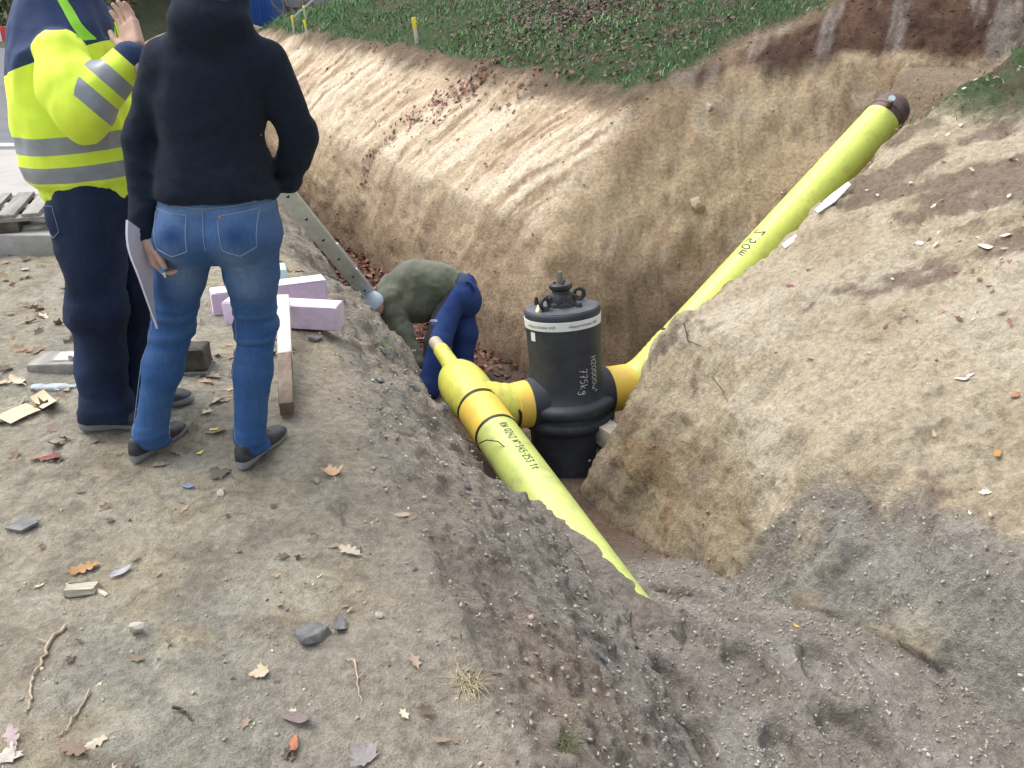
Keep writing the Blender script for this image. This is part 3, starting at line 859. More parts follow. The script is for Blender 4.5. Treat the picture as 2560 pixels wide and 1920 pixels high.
M_FOAM = mat_plain('lilac_foam', (.60, .50, .66), rough=.85, vary=.08, vscale=8, dirt=(.40, .33, .34), dscale=10, damt=.55, bump=.004, bscale=70)
M_FOAMTOP = mat_plain('pale_foam', (.72, .70, .76), rough=.85, vary=.05, dirt=(.5, .42, .42), dscale=8, damt=.3, bump=.004, bscale=70)
M_MINT = mat_plain('mint_foam', (.50, .70, .66), rough=.85, vary=.06, bump=.004, bscale=70)
M_WOODW = mat_plain('white_painted_wood', (.66, .64, .60), rough=.8, vary=.15, vscale=6, stretch=(6, .6, 6), dirt=(.32, .27, .20), dscale=9, damt=.6, bump=.002, bscale=30)
M_WOODB = mat_plain('weathered_brown_wood', (.155, .115, .085), rough=.85, vary=.4, vscale=5, stretch=(7, .7, 7), dirt=(.30, .26, .21), dscale=5, damt=.7, bump=.004, bscale=20)
M_WOODG = mat_plain('grey_weathered_wood', (.27, .26, .24), rough=.9, vary=.3, vscale=5, stretch=(6, .8, 6), dirt=(.13, .12, .10), dscale=6, damt=.6, bump=.004, bscale=16)
M_WOODD = mat_plain('dark_wet_wood', (.055, .047, .04), rough=.8, vary=.5, vscale=9, dirt=(.20, .18, .15), dscale=9, damt=.5, bump=.006, bscale=18)
M_WOODL = mat_plain('pale_timber', (.40, .37, .31), rough=.85, vary=.25, vscale=5, stretch=(.8, 7, 7), dirt=(.2, .17, .13), dscale=7, damt=.5, bump=.003, bscale=20)
M_STONE = mat_plain('blue_grey_slate', (.155, .162, .165), rough=.8, vary=.35, vscale=14, dirt=(.33, .29, .24), dscale=12, damt=.6, bump=.010, bscale=25)
M_STONEP = mat_plain('pale_stone', (.42, .39, .34), rough=.9, vary=.2, vscale=12, bump=.006, bscale=30, dirt=(.3, .24, .17), dscale=10, damt=.5)
M_CARD = mat_plain('beige_cardboard', (.58, .49, .34), rough=.85, vary=.08, vscale=10, dirt=(.40, .32, .22), dscale=12, damt=.4)
M_GALV = mat_plain('aluminium', (.54, .585, .61), rough=.45, metal=.15, vary=.10, vscale=12, dirt=(.30, .30, .29), dscale=8, damt=.4)
M_CONC = mat_plain('concrete', (.34, .34, .33), rough=.9, vary=.18, vscale=9, dirt=(.18, .16, .13), dscale=5, damt=.6, bump=.004, bscale=60)

def foam_block(label, c, size, yaw, roll=0.0):
    r_ = empty('foam_block', (c[0], c[1], c[2]), (roll, 0, yaw))
    tag(r_, label, 'foam block')
    mb = MB().box((0, 0, size[2] / 2), size, bev=.006, jit=.0025)
    mb.obj('block', M_FOAM, r_)
    MB().box((0, 0, size[2] + .0015), (size[0] - .012, size[1] - .012, .004), bev=.0015, jit=.0004).obj('pale_top', M_FOAMTOP, r_)  # paler thin sheet over the top of the block
    return r_
foam_block('lilac foam block lying in front, its right end at the trench edge', (-1.125, 3.955, .002), (.58, .11, .118), math.radians(-8))
foam_block('lilac foam block lying behind the other lilac block, angled away', (-1.265, 4.225, .002), (.58, .11, .112), math.radians(22))
mt = tag(empty('foam_block', (-1.36, 4.50, 0), (0, 0, .3)), 'small mint green foam block behind the lilac blocks', 'foam block')
MB().box((0, 0, .055), (.24, .12, .11), bev=.006, jit=.002).obj('block', M_MINT, mt)

# timber beam, far half painted white, propped on the foam block
bN, bF = np.array([-.885, 2.985, .034]), np.array([-1.10, 3.89, .155])
bdir = (bF - bN) / np.linalg.norm(bF - bN); bLn = np.linalg.norm(bF - bN)
BM = basis((0, 0, 1), bdir); BM = np.stack([np.cross(bdir, (0, 0, 1)), bdir, np.cross(np.cross(bdir, (0, 0, 1)), bdir)], 1); BM /= np.linalg.norm(BM, axis=0)
beam = tag(empty('timber_beam', bN), 'timber beam with white painted far half, propped on the lilac foam', 'timber')
at_parent(MB().box(bN + bdir * bLn * .21, (.056, bLn * .42, .056), BM, bev=.007, jit=.0015).obj('bare_half', M_WOODB), beam)
at_parent(MB().box(bN + bdir * bLn * .71, (.057, bLn * .579, .057), BM, bev=.005, jit=.001).obj('painted_half', M_WOODW), beam)

pk = tag(empty('wooden_plank', (-1.90, 3.46, gz(-1.9, 3.46)), (0, 0, .03)), 'weathered grey plank with white crust, lying behind the dark trousers', 'plank')
MB().box((0, 0, .022), (.42, .15, .044), bev=.006, jit=.003).obj('board', M_WOODG, pk)
MB().box((.03, .01, .046), (.30, .10, .006), bev=.002, jit=.003).obj('white_crust', mat_plain('white_crust', (.62, .61, .58), rough=.95, vary=.3, vscale=10, dirt=(.3, .28, .24), dscale=12, damt=.8, bump=.004, bscale=30), pk)
wb = tag(empty('wood_block', (-1.42, 3.44, gz(-1.42, 3.44)), (0, 0, .08)), 'short dark wet wood block between the two pairs of legs', 'wood block')
MB().box((0, 0, .062), (.17, .12, .10), bev=.012, jit=.004).obj('block', M_WOODD, wb)
MB().box((0, -.01, .006), (.19, .13, .012), bev=.003, jit=.002).obj('slate_slab', M_STONE, wb)  # flat piece of slate that the wood block rests on

def rock(seed, size, flat=.6, sub=2, angular=.25):
    bm = bmesh.new()
    bmesh.ops.create_icosphere(bm, subdivisions=sub, radius=1.0)
    rg_ = np.random.default_rng(seed)
    V = np.array([v.co[:] for v in bm.verts]); F = [tuple(v.index for v in f.verts) for f in bm.faces]
    bm.free()
    for _ in range(12):                                           # chop flat facets
        n = rg_.normal(size=3); n /= np.linalg.norm(n)
        d = rg_.uniform(.42, .68)
        m = V @ n > d
        V[m] -= np.outer((V[m] @ n - d), n)
    V = V * (1 + angular * .5 * fbm(V[:, 0], V[:, 1], V[:, 2], 1.7, 3, seed)[:, None])
    V = V * np.array([1, rg_.uniform(.65, .95), flat]) * size
    return V, F
def put_rock(name, label, cat, x, y, size, seed, mat, flat=.6, yaw=0, group=None, sink=.3, sub=2):
    V, F = rock(seed, size, flat, sub)
    me = mk_mesh(name, V, F, smooth=False)
    o = link(name, me, mat)
    o.location = (x, y, gz(x, y) + size * flat * (1 - sink) * .7)
    n = gnorm(x, y)
    q = Vector((0, 0, 1)).rotation_difference(Vector(n.tolist()))
    o.rotation_euler = (q @ Euler((0, 0, yaw)).to_quaternion()).to_euler()
    tag(o, label, cat, group)
    return o
put_rock('stone', 'larger of the two angular blue grey stones side by side in the foreground', 'stone', -.525, 1.76, .055, 3, M_STONE, .62, .5, sub=3)
put_rock('stone', 'smaller blue grey stone touching the right of the big angular stone', 'stone', -.460, 1.790, .030, 9, M_STONE, .7, 1.2, sub=3)
put_rock('stone', 'pale rounded stone half sunk in the foreground dirt, left of the grey stones', 'stone', -.998, 1.763, .032, 5, M_STONEP, .7, .3, sub=3)
put_rock('stone', 'flat dark stone on the dirt just in front of the lilac foam', 'stone', -.945, 3.80, .050, 12, M_STONE, .45, .4, sub=3)
put_rock('stone', 'small round pebble right of the grey stones in the foreground', 'stone', -.362, 1.834, .016, 14, M_STONEP, .8, 0)
put_rock('stone', 'small grey stone lying on the weathered plank', 'stone', -1.93, 3.43, .026, 15, M_STONE, .7, 0).location.z = gz(-1.93, 3.43) + .058
put_rock('stone', 'long tan clod stuck in the far wall left of the bright pipe', 'clod', 1.574, 7.235, .10, 16, mat_plain('tan_clod', (.38, .29, .19), rough=.95, vary=.2, bump=.01, bscale=20), .5, .3, sub=3)
put_rock('stone', 'white stone high in the far wall above the bright pipe', 'stone', 1.712, 7.735, .055, 17, M_STONEP, .6, 1.0, sub=3)
# slate lumps along the trench shoulder
rs = random.Random(21)
SH = [(-.157, 2.843), (-.20, 2.93), (-.13, 2.76), (-.294, 3.40), (-.34, 3.33), (-.25, 3.52), (-.42, 3.50), (-.40, 3.60), (-.47, 3.75), (-.30, 3.66), (-.36, 3.86), (-.5, 3.95), (-.22, 3.12),
      (-.28, 3.02), (-.55, 3.82), (-.62, 4.12), (-.70, 4.30), (-.66, 4.5), (-.80, 4.62), (-.86, 4.82), (-.93, 5.0), (-1.0, 5.25), (.05, 2.35), (.12, 2.5), (-.02, 2.62), (.30, 2.15), (-.75, 4.02), (-.60, 3.62), (-1.05, 4.95), (-1.12, 5.2)]
for i, (x, y) in enumerate(SH):
    put_rock('stone', 'small angular slate stone bedded in the sloping shoulder of the trench', 'stone', x + rs.uniform(-.02, .02), y + rs.uniform(-.02, .02), rs.choice([.018, .024, .03, .05]) * rs.uniform(.85, 1.2), 100 + i, M_STONE, rs.uniform(.35, .6), rs.uniform(0, 6), 'slate stones on the trench shoulder', .5, 1)

# ladder
M_RUNG_HOLE = mat_plain('rung_hole_dark', (.02, .022, .025), rough=.7)
LT, LB_ = np.array([-1.49, 5.45, .36]), np.array([-.92, 7.28, -1.60])
ld = (LB_ - LT); LL = np.linalg.norm(ld); ld /= LL
lw = np.array([-.53, .77, .36]); lw = lw - ld * (lw @ ld); lw /= np.linalg.norm(lw)
lnm = np.cross(ld, lw)
ladder = tag(empty('ladder', LB_), 'aluminium ladder leaning from the trench floor against the left bank', 'ladder')
LM = np.stack([lnm, lw, ld], 1)
for k, off_ in enumerate((0.0, .36)):
    at_parent(MB().box(LT + ld * LL * .27 + lw * off_, (.112, .026, LL * .54), LM, bev=.006).obj('stile', M_GALV), ladder)
    at_parent(MB().box(LT + ld * LL * .76 + lw * (off_ + .028 * (1 if k == 0 else -1)) + lnm * .012, (.100, .026, LL * .60), LM, bev=.006).obj('stile', M_GALV), ladder)
nr_ = 8
for k in range(nr_):
    c_ = LT + ld * (.14 + k * .28)
    y0 = -.0155 if .14 + k * .28 < LL * .5 else .013
    o = at_parent(MB().tube([c_ + lw * y0, c_ + lw * .36], .017, 3).obj('rung', M_GALV), ladder)
    tri = [c_ + lw * (y0 - .0012) + ld * (.017 * math.cos(an)) + lnm * (.017 * math.sin(an)) for an in (0, 2.09, 4.19)]
    at_parent(MB().tube([c_ + lw * (y0 - .0025), c_ + lw * (y0 + .004)], .0165, 3).obj('rung_hole_shade', M_RUNG_HOLE), o)  # dark plug standing in for the shade inside the hollow rung end

# timber under the valve
tm = tag(empty('timber_beam', (.60, 5.30, -1.55)), 'square pale timber lying under the black valve on the pit floor', 'timber')
dd = np.array([.75, -.15, 0]); dd /= np.linalg.norm(dd)
at_parent(MB().box(np.array([.775, 4.88, -1.25]), (.62, .13, .14), basis((0, 0, 1), (.55, -.80, .0)), bev=.006, jit=.002).obj('timber', M_WOODL), tm)
# supports so that it carries the valve rather than floats
for dx in (-.15, .15):
    at_parent(MB().box(np.array([.775 + dx * .567, 4.88 - dx * .824, -1.45]), (.16, .12, .26), basis((0, 0, 1), (.55, -.80, 0)), bev=.006, jit=.002).obj('packing_block', M_WOODD), tm)

# ------------------------------------------------------------------ leaves, scraps and twigs
def leaf_mesh(kind, seed, size):
    rg_ = np.random.default_rng(seed)
    n = 40
    th = np.linspace(0, 2 * math.pi, n, endpoint=False)
    OAK = [(0, -1), (.10, -.80), (.34, -.72), (.30, -.52), (.18, -.42), (.46, -.22), (.50, -.02), (.26, .06), (.30, .16), (.52, .34), (.46, .56), (.22, .52), (.26, .78), (.10, 1.0), (0, .98)]
    MAP = [(0, -.55), (.16, -.50), (.52, -.62), (.46, -.40), (.66, -.30), (.98, -.12), (.76, .06), (.86, .24), (.54, .22), (.40, .16), (.46, .44), (.34, .62), (.26, .56), (.16, .86), (0, 1.05)]
    if kind in ('oak', 'maple'):
        h_ = np.array(OAK if kind == 'oak' else MAP)
        full = np.concatenate([h_, (h_ * [-1, 1])[-2:0:-1]])
        n = len(full)
        V2 = full + rg_.normal(0, .035, full.shape)
        V2[:, 0] *= rg_.uniform(.85, 1.15)
    else:
        V2 = np.stack([.42 * np.cos(th) * (1 - .25 * np.sin(th)), np.sin(th)], 1) * (1 + .02 * rg_.normal(size=(n, 1)))
    ring1, ring2 = V2 * .5, V2
    P2 = np.concatenate([[[0, 0]], ring1, ring2])
    cx, cy, ph = rg_.uniform(-.5, .8), rg_.uniform(-.2, .5), rg_.uniform(0, 6)
    z = .9 * cx * P2[:, 0] ** 2 + .45 * cy * P2[:, 1] ** 2 + .16 * np.sin(P2[:, 0] * 5 + ph) * P2[:, 1] + .04
    V = np.concatenate([P2, z[:, None]], 1) * size
    F = [(0, 1 + i, 1 + (i + 1) % n) for i in range(n)] + [(1 + i, 1 + n + i, 1 + n + (i + 1) % n, 1 + (i + 1) % n) for i in range(n)]
    return V, F
LEAFCOL = {}
def m_leaf(c):
    if c not in LEAFCOL:
        m = mat_plain('leaf_%d' % len(LEAFCOL), c, rough=.75, vary=.25, vscale=60, dirt=tuple(v * .55 for v in c), dscale=50, damt=.7)
        LEAFCOL[c] = m
    return LEAFCOL[c]
def put_leaf(kind, x, y, size, yaw, col, seed, label, name=None, stem=True):
    size = size * .88
    V, F = leaf_mesh(kind, seed, size)
    mb = MB().add(V, F)
    o = mb.obj(name or {'oak': 'oak_leaf', 'maple': 'maple_leaf', 'oval': 'leaf'}[kind], m_leaf(col))
    n = gnorm(x, y)
    n = n * .6 + np.array([0, 0, .4])
    q = Vector((0, 0, 1)).rotation_difference(Vector(n.tolist()))
    o.rotation_euler = (q @ Euler((0, 0, yaw)).to_quaternion()).to_euler()
    o.location = (x, y, gz(x, y) + .008)
    tag(o, label, 'leaf', 'fallen leaves')
    MB().tube(np.array([(0, -.85, .03), (.04, -1.2, .05), (.0, -1.6, .02)]) * size, [.05 * size, .035 * size, .03 * size], 5).obj('stalk', m_leaf(col), o)
    return o
TANL, ORG, WHT, RED, PUR, BRN, GRYB = (.42, .31, .21), (.36, .20, .08), (.44, .39, .30), (.22, .06, .06), (.17, .13, .13), (.17, .12, .09), (.33, .34, .38)
put_leaf('maple', -.631, 2.567, .048, .4, (.52, .33, .20), 1, 'large tan maple leaf on the dirt beside the sloping shoulder')
put_leaf('oak', -.491, 2.111, .045, 1.1, WHT, 2, 'white lobed oak leaf on the bare dirt above the two grey stones')
put_leaf('maple', -.629, 1.619, .034, 2.0, (.46, .38, .27), 3, 'cream maple leaf just below the two grey stones')
put_leaf('oak', -1.262, 2.035, .050, -1.0, ORG, 4, 'orange brown leaf beside the split piece of wood')
put_leaf('oval', -1.141, 2.01, .036, -.8, GRYB, 5, 'pale lilac grey leaf right of the split piece of wood')
put_leaf('oval', -.498, 1.399, .026, .1, (.36, .14, .07), 6, 'small orange red oval leaf near the bottom edge')
put_leaf('oval', -.509, 1.467, .040, 1.3, PUR, 7, 'dark purple brown leaf above the orange red oval leaf')
put_leaf('oak', -1.138, 1.401, .042, .6, (.36, .27, .28), 8, 'dusky pink brown leaf at the bottom left corner')
put_leaf('oak', -.946, 1.397, .034, 2.4, WHT, 9, 'small white curled leaf at the bottom left')
put_leaf('oak', -.985, 1.372, .045, 1.2, BRN, 10, 'dark brown leaf beside the small white curled leaf')
put_leaf('maple', -1.123, 1.355, .040, .2, (.42, .39, .34), 11, 'pale leaf cut by the bottom left corner')
put_leaf('maple', -.333, 1.362, .048, .9, (.22, .20, .20), 12, 'dark grey leaf at the bottom edge left of the trench shoulder')
put_leaf('oak', -1.669, 2.668, .045, -1.2, RED, 13, 'crimson leaf on the dirt left of the near black shoes')
put_leaf('oak', -2.10, 3.28, .060, .9, (.52, .42, .30), 14, 'curled tan leaf in front of the weathered plank')
put_leaf('oak', -1.40, 3.18, .060, 1.4, (.40, .31, .24), 15, 'curled brown leaf in front of the dark wet wood block')
put_leaf('maple', -1.02, 2.555, .060, 1.0, (.11, .095, .08), 16, 'dark dead leaf beside the right black shoe')
put_leaf('oval', -.985, 2.44, .030, .4, (.40, .34, .28), 17, 'small pale brown leaf below the dark dead leaf')
put_leaf('oval', -.36, 2.36, .032, 1.9, (.45, .34, .25), 18, 'narrow tan leaf below the large tan maple leaf')
put_leaf('oval', 1.198, 2.806, .020, .3, (.55, .36, .08), 19, 'single yellow oval leaf on the grey sand')
put_leaf('oval', 2.031, 3.10, .038, -.6, (.36, .19, .06), 20, 'single orange leaf on the pale right-hand bank')
put_leaf('oak', 1.628, 4.781, .035, .6, RED, 22, 'red leaf pair beside a dark clod on the right bank')
put_leaf('oval', 2.536, 4.454, .050, .5, (.60, .60, .48), 23, 'large pale green leaf high on the right bank')
put_leaf('oval', 2.62, 4.44, .034, 1.5, (.62, .55, .46), 24, 'cream leaf right of the large pale green leaf')
put_leaf('oval', 2.042, 3.514, .034, 1.0, (.60, .50, .44), 25, 'pinkish cream leaf in a small cluster on the right bank', )
put_leaf('oval', 2.085, 3.53, .030, 2.2, (.58, .47, .42), 26, 'pale leaf at the right of the small cluster on the right bank')
put_leaf('oval', 2.191, 3.34, .032, 2.0, (.34, .15, .08), 27, 'orange red leaf at the right edge of the bank')

def scrap(name, label, cat, pts, x, y, mat, th=.0015, curl=0.0, yaw=0.0, tilt=0.0, lift=.004):
    """a flat scrap with a real thickness, slightly bent"""
    pts = np.array(pts, float); n = len(pts)
    z = curl * pts[:, 0] ** 2
    top = np.concatenate([pts, (z + th)[:, None]], 1); bot = np.concatenate([pts, z[:, None]], 1)
    F = [tuple(range(n)), tuple(range(2 * n - 1, n - 1, -1))] + [(i, i + n, (i + 1) % n + n, (i + 1) % n) for i in range(n)]
    o = MB().add(np.concatenate([top, bot]), F).obj(name, mat, smooth=False)
    o.location = (x, y, gz(x, y) + lift); o.rotation_euler = (tilt, 0, yaw)
    return tag(o, label, cat)
def sheet(name, label, cat, w, h_, x, y, yaw, mat, bend, tilt, lift):
    nu, nv = 9, 3
    V = []
    for s_ in (0, 1):
        for i in range(nv):
            for j in range(nu):
                u_ = (j / (nu - 1) - .5) * w
                V.append((u_, (i / (nv - 1) - .5) * h_, bend * (u_ / w) ** 2 * w + s_ * -.002))
    m_ = nu * nv
    F = [(i * nu + j, i * nu + j + 1, (i + 1) * nu + j + 1, (i + 1) * nu + j) for i in range(nv - 1) for j in range(nu - 1)]
    F = F + [tuple(k + m_ for k in f[::-1]) for f in F]
    rim = list(range(nu)) + [i * nu + nu - 1 for i in range(1, nv)] + [(nv - 1) * nu + j for j in range(nu - 2, -1, -1)] + [i * nu for i in range(nv - 2, 0, -1)]
    F += [(rim[(k + 1) % len(rim)], rim[k], rim[k] + m_, rim[(k + 1) % len(rim)] + m_) for k in range(len(rim))]
    o = MB().add(np.array(V), F).obj(name, mat)
    o.location = (x, y, gz(x, y) + lift); o.rotation_euler = (tilt, 0, yaw)
    return tag(o, label, cat)
sheet('cardboard_piece', 'flat beige cardboard piece, left of two on the dirt', 'cardboard', .13, .085, -1.945, 2.99, 1.1, M_CARD, -.10, .12, .012)
sheet('cardboard_piece', 'curved beige cardboard piece, right of two on the dirt', 'cardboard', .14, .06, -1.875, 3.07, -.75, M_CARD, .55, .25, .020)
put_leaf('oak', -1.915, 3.075, .05, .4, (.42, .20, .07), 30, 'rusty brown leaf under the two beige cardboard pieces')
M_YEL = mat_plain('yellow_scrap', (.72, .60, .10), rough=.5, vary=.05)
scrap('yellow_scrap', 'square yellow plastic scrap between the blue jeans legs', 'scrap', [(-.014, -.008), (.016, -.010), (.018, .010), (-.010, .012)], -1.136, 2.856, M_YEL, curl=4, yaw=.2)
scrap('yellow_scrap', 'pointed yellow plastic scrap nearer the viewer than the square one', 'scrap', [(-.008, -.014), (.012, -.012), (.008, .020)], -1.142, 2.712, M_YEL, curl=4, yaw=-.2)
scrap('blue_scrap', 'small blue plastic scrap on the dirt below the black shoes', 'scrap', [(-.020, -.006), (.004, -.012), (.022, -.004), (.010, .010), (-.016, .008)], -1.104, 2.478, mat_plain('blue_scrap', (.13, .21, .36), rough=.6, vary=.2), curl=6)
scrap('slate_shard', 'thin flat blue slate shard at the left edge of the foreground', 'stone', [(-.03, -.035), (.03, -.02), (.042, .03), (.01, .045), (-.025, .02)], -1.553, 2.245, M_STONE, th=.009, yaw=-.5, tilt=.1)
scrap('blue_scrap', 'light blue scrap on the dirt behind the dark trousers', 'scrap', [(-.02, -.03), (.015, -.02), (.02, .03), (-.015, .025)], -2.62, 5.25 - .35, mat_plain('sky_blue_scrap', (.05, .33, .62), rough=.5), curl=5)
M_PLAS = mat_plain('white_plastic', (.66, .66, .64), rough=.5, vary=.08, dirt=(.4, .34, .27), dscale=14, damt=.5)
o = scrap('plastic_scrap', 'long white plastic scrap on the lip beside the bright pipe', 'scrap', [(-.16, -.02), (-.02, -.035), (.15, -.01), (.16, .025), (0, .03), (-.15, .015)], 2.09, 5.545, M_PLAS, th=.01, yaw=.50, lift=.02)
o.rotation_euler = (.25, -.50, .48)
o = scrap('plastic_scrap', 'short white plastic scrap lower on the lip beside the bright pipe', 'scrap', [(-.06, -.02), (.05, -.025), (.07, .015), (-.05, .02)], 1.80, 5.40, M_PLAS, th=.008, yaw=.5, lift=.02)
o.rotation_euler = (.25, -.50, .48)
# crushed clear bottle
M_BOT = bpy.data.materials.new('clear_bluish_plastic')
nt, bs = nodes_of(M_BOT)
bs.inputs['Base Color'].default_value = (.75, .85, .95, 1); bs.inputs['Roughness'].default_value = .25; bs.inputs['Transmission Weight'].default_value = .6; bs.inputs['IOR'].default_value = 1.2
bt = tag(empty('plastic_bottle', (-1.935, 3.24, gz(-1.935, 3.24) + .012), (0, 0, .08)), 'crushed clear plastic bottle lying on the dirt behind the cardboard', 'bottle')
pr_ = [(-.085, .006), (-.08, .022), (-.05, .027), (-.03, .020), (.0, .026), (.03, .022), (.05, .024), (.07, .014), (.085, .011), (.10, .011)]
o = MB().tube([(a_, 0, .003 * math.sin(a_ * 70)) for a_, _ in pr_], [b_ for _, b_ in pr_], 18).obj('bottle', M_BOT, bt); o.scale = (1, 1, .5)
MB().tube([(.098, 0, 0), (.115, 0, 0)], .013, 14).obj('cap', mat_plain('bottle_cap', (.35, .5, .68), rough=.4), bt)

# split piece of wood with a splinter
wc = tag(empty('wood_chunk', (-1.223, 1.935, gz(-1.223, 1.935) + .012), (0, 0, .10)), 'split weathered piece of wood with pale grain on the foreground dirt', 'wood')
M_CHUNK = mat_plain('split_wood', (.50, .47, .38), rough=.85, vary=.55, vscale=4, stretch=(1.5, 40, 40), bump=.006, bscale=8)
MB().box((0, 0, .006), (.085, .040, .026), bev=.006, jit=.0025).obj('chunk', M_CHUNK, wc)
MB().box((.060, -.018, .0), (.050, .012, .010), np.array(Matrix.Rotation(-.7, 3, 'Z')), bev=.002, jit=.001).obj('splinter', M_CHUNK, wc)

def twig(label, pts, rad, mat, name='twig', cat='twig', branches=()):
    P_ = []
    for (x, y, *dz) in pts:
        P_.append((x, y, gz(x, y) + (dz[0] if dz else .006)))
    P_ = np.array(P_)
    k = np.linspace(0, len(P_) - 1, 5 * (len(P_) - 1) + 1)
    Q = np.stack([np.interp(k, range(len(P_)), P_[:, i]) for i in range(3)], 1)
    Q += RNG.normal(0, rad * .5, Q.shape)
    o = MB().tube(Q - P_[0], np.linspace(rad, rad * .45, len(Q)), 6).obj(name, mat)
    o.location = P_[0]
    for b_ in branches:
        B_ = np.array([(x, y, gz(x, y) + .010) for (x, y) in b_]) - P_[0]
        MB().tube(B_, np.linspace(rad * .6, rad * .3, len(B_)), 5).obj('side_twig', mat, o)
    return tag(o, label, cat)
M_TWIG = mat_plain('dry_twig', (.36, .30, .22), rough=.9, vary=.3, vscale=40)
M_ROOT = mat_plain('dark_root', (.07, .05, .04), rough=.9, vary=.3)
twig('long pale root running down the left of the foreground dirt', [(-1.21, 1.80), (-1.215, 1.72), (-1.205, 1.66), (-1.20, 1.60), (-1.165, 1.53), (-1.150, 1.48)], .0055, M_TWIG, 'root', 'root', branches=(((-1.215, 1.72), (-1.25, 1.735)),))
twig('short pale twig at the bottom left, right of the long root', [(-1.035, 1.56), (-1.04, 1.50), (-1.035, 1.44), (-1.045, 1.41)], .004, M_TWIG)
twig('thin dry twig on the dirt right of the cream maple leaf', [(-.40, 1.66), (-.385, 1.60), (-.375, 1.55), (-.360, 1.52)], .003, M_TWIG, branches=(((-.38, 1.59), (-.355, 1.64)),))
twig('dark stick on the middle of the foreground dirt', [(-.80, 1.50), (-.77, 1.485), (-.745, 1.455)], .0045, M_ROOT)
twig('curved dark root hanging over the lip of the right bank', [(1.06, 4.92, .03), (1.08, 4.84, .02), (1.11, 4.76, .012), (1.13, 4.72, .01)], .004, M_ROOT, 'root', 'root')
twig('thin dark root on the face of the right bank', [(1.17, 4.52, .01), (1.20, 4.42, .012), (1.215, 4.34, .012), (1.21, 4.26, .01)], .003, M_ROOT, 'root', 'root')
# dry grass on the shoulder
def tuft(label, x, y, n, ln, col, seed):
    rg_ = random.Random(seed)
    r_ = tag(empty('grass_tuft', (x, y, gz(x, y))), label, 'grass')
    m = mat_plain('tuft_%d' % seed, col, rough=.8, vary=.3, vscale=60)
    mb = MB()
    for k in range(n):
        a_ = rg_.uniform(0, 6.28); l_ = ln * rg_.uniform(.5, 1.1)
        bx, by = rg_.uniform(-.03, .03), rg_.uniform(-.03, .03)
        pts = [(bx + l_ * f * math.cos(a_), by + l_ * f * math.sin(a_), .004 + l_ * .55 * f * (1 - f) - max(0, f - .5) * .02) for f in (0, .3, .6, 1)]
        mb.tube(pts, [.0014, .0012, .001, .0004], 4, caps=False)
    stuff(mb.obj('blades', m, r_))
tuft('dry grass tuft on the crest of the near shoulder', -.116, 1.606, 70, .09, (.36, .31, .20), 1)
tuft('dark grass clump at the bottom edge of the shoulder', .117, 1.493, 90, .07, (.10, .11, .05), 2)
tuft('small green grass sprout on the stony shoulder near the lilac foam', -.72, 4.36, 40, .06, (.13, .17, .06), 3)
# thin root hanging in front of the long pipe
rt = [(-.27, 4.42, -.92), (-.214, 4.447, -.972), (-.15, 4.43, -.93), (-.083, 4.392, -.918), (-.024, 4.345, -.945), (.01, 4.32, -.95)]
o = MB().tube(np.array(rt) - np.array(rt[0]), np.linspace(.005, .0025, 6), 6).obj('root', M_ROOT); o.location = rt[0]
tag(o, 'thin curved root sticking out of the bank over the long pipe', 'root')
# ------------------------------------------------------------------ road side, behind the people
M_ASPH = mat_plain('asphalt', (.115, .125, .14), rough=.85, vary=.15, vscale=4, bump=.004, bscale=200)
M_PAVE = mat_plain('pale_concrete_paving', (.36, .35, .33), rough=.9, vary=.12, vscale=2, dirt=(.24, .22, .19), dscale=1.2, damt=.5, bump=.003, bscale=120)
M_LINE = mat_plain('road_paint', (.72, .73, .74), rough=.7, vary=.1)
def slab(name, poly, z0, z1, mat):
    n = len(poly)
    V = [(x, y, z1) for x, y in poly] + [(x, y, z0) for x, y in poly]
    F = [tuple(range(n)), tuple(range(2 * n - 1, n - 1, -1))] + [(i + n, (i + 1) % n + n, (i + 1) % n, i) for i in range(n)]
    return structure(MB().add(np.array(V), F).obj(name, mat, smooth=False))
slab('pavement', [(-14, 5.22), (-2.35, 5.22), (-3.6, 7.9), (-14, 7.9)], -.05, .105, M_PAVE)
slab('road', [(-60, 7.95), (-3.7, 7.95), (-7.6, 19.6), (-60, 19.6)], -.06, .022, M_ASPH)
slab('road_marking', [(-9.2, 8.5), (-4.0, 8.5), (-4.05, 8.65), (-9.2, 8.65)], .022, .026, M_LINE)
kx = -2.34
for k in range(3):                                                 # kerb stones along the front of the paving
    o = MB().box((0, 0, 0), (.985, .14, .17), bev=.012).obj('kerb_stone', M_CONC)
    o.location = (kx - .5 - k * 1.0, 5.145, .045)
    tag(o, 'concrete kerb stone along the front edge of the pale paving', 'kerb', 'kerb stones in front of the paving')
# pallet on the paving
pal = tag(empty('pallet', (-3.16, 5.42, .112), (0, 0, math.radians(16))), 'grey weathered wooden pallet on the paving behind the yellow jacket', 'pallet')
for j in range(-4, 5):
    MB().box((j * .138, 0, .118), (.098, .62, .022), bev=.003, jit=.0015).obj('slat', M_WOODG, pal)
for yy in (-.27, 0, .27):
    MB().box((0, yy, .096), (1.24, .10, .022), bev=.003, jit=.0015).obj('stringer_board', M_WOODG, pal)
    for xx in (-.56, 0, .56):
        MB().box((xx, yy, .048), (.12, .10, .072), bev=.003).obj('foot_block', M_WOODD, pal)
MB().box((0, -.27, .006), (1.24, .09, .012), bev=.002).obj('bottom_board', M_WOODG, pal)
MB().box((0, .27, .006), (1.24, .09, .012), bev=.002).obj('bottom_board', M_WOODG, pal)

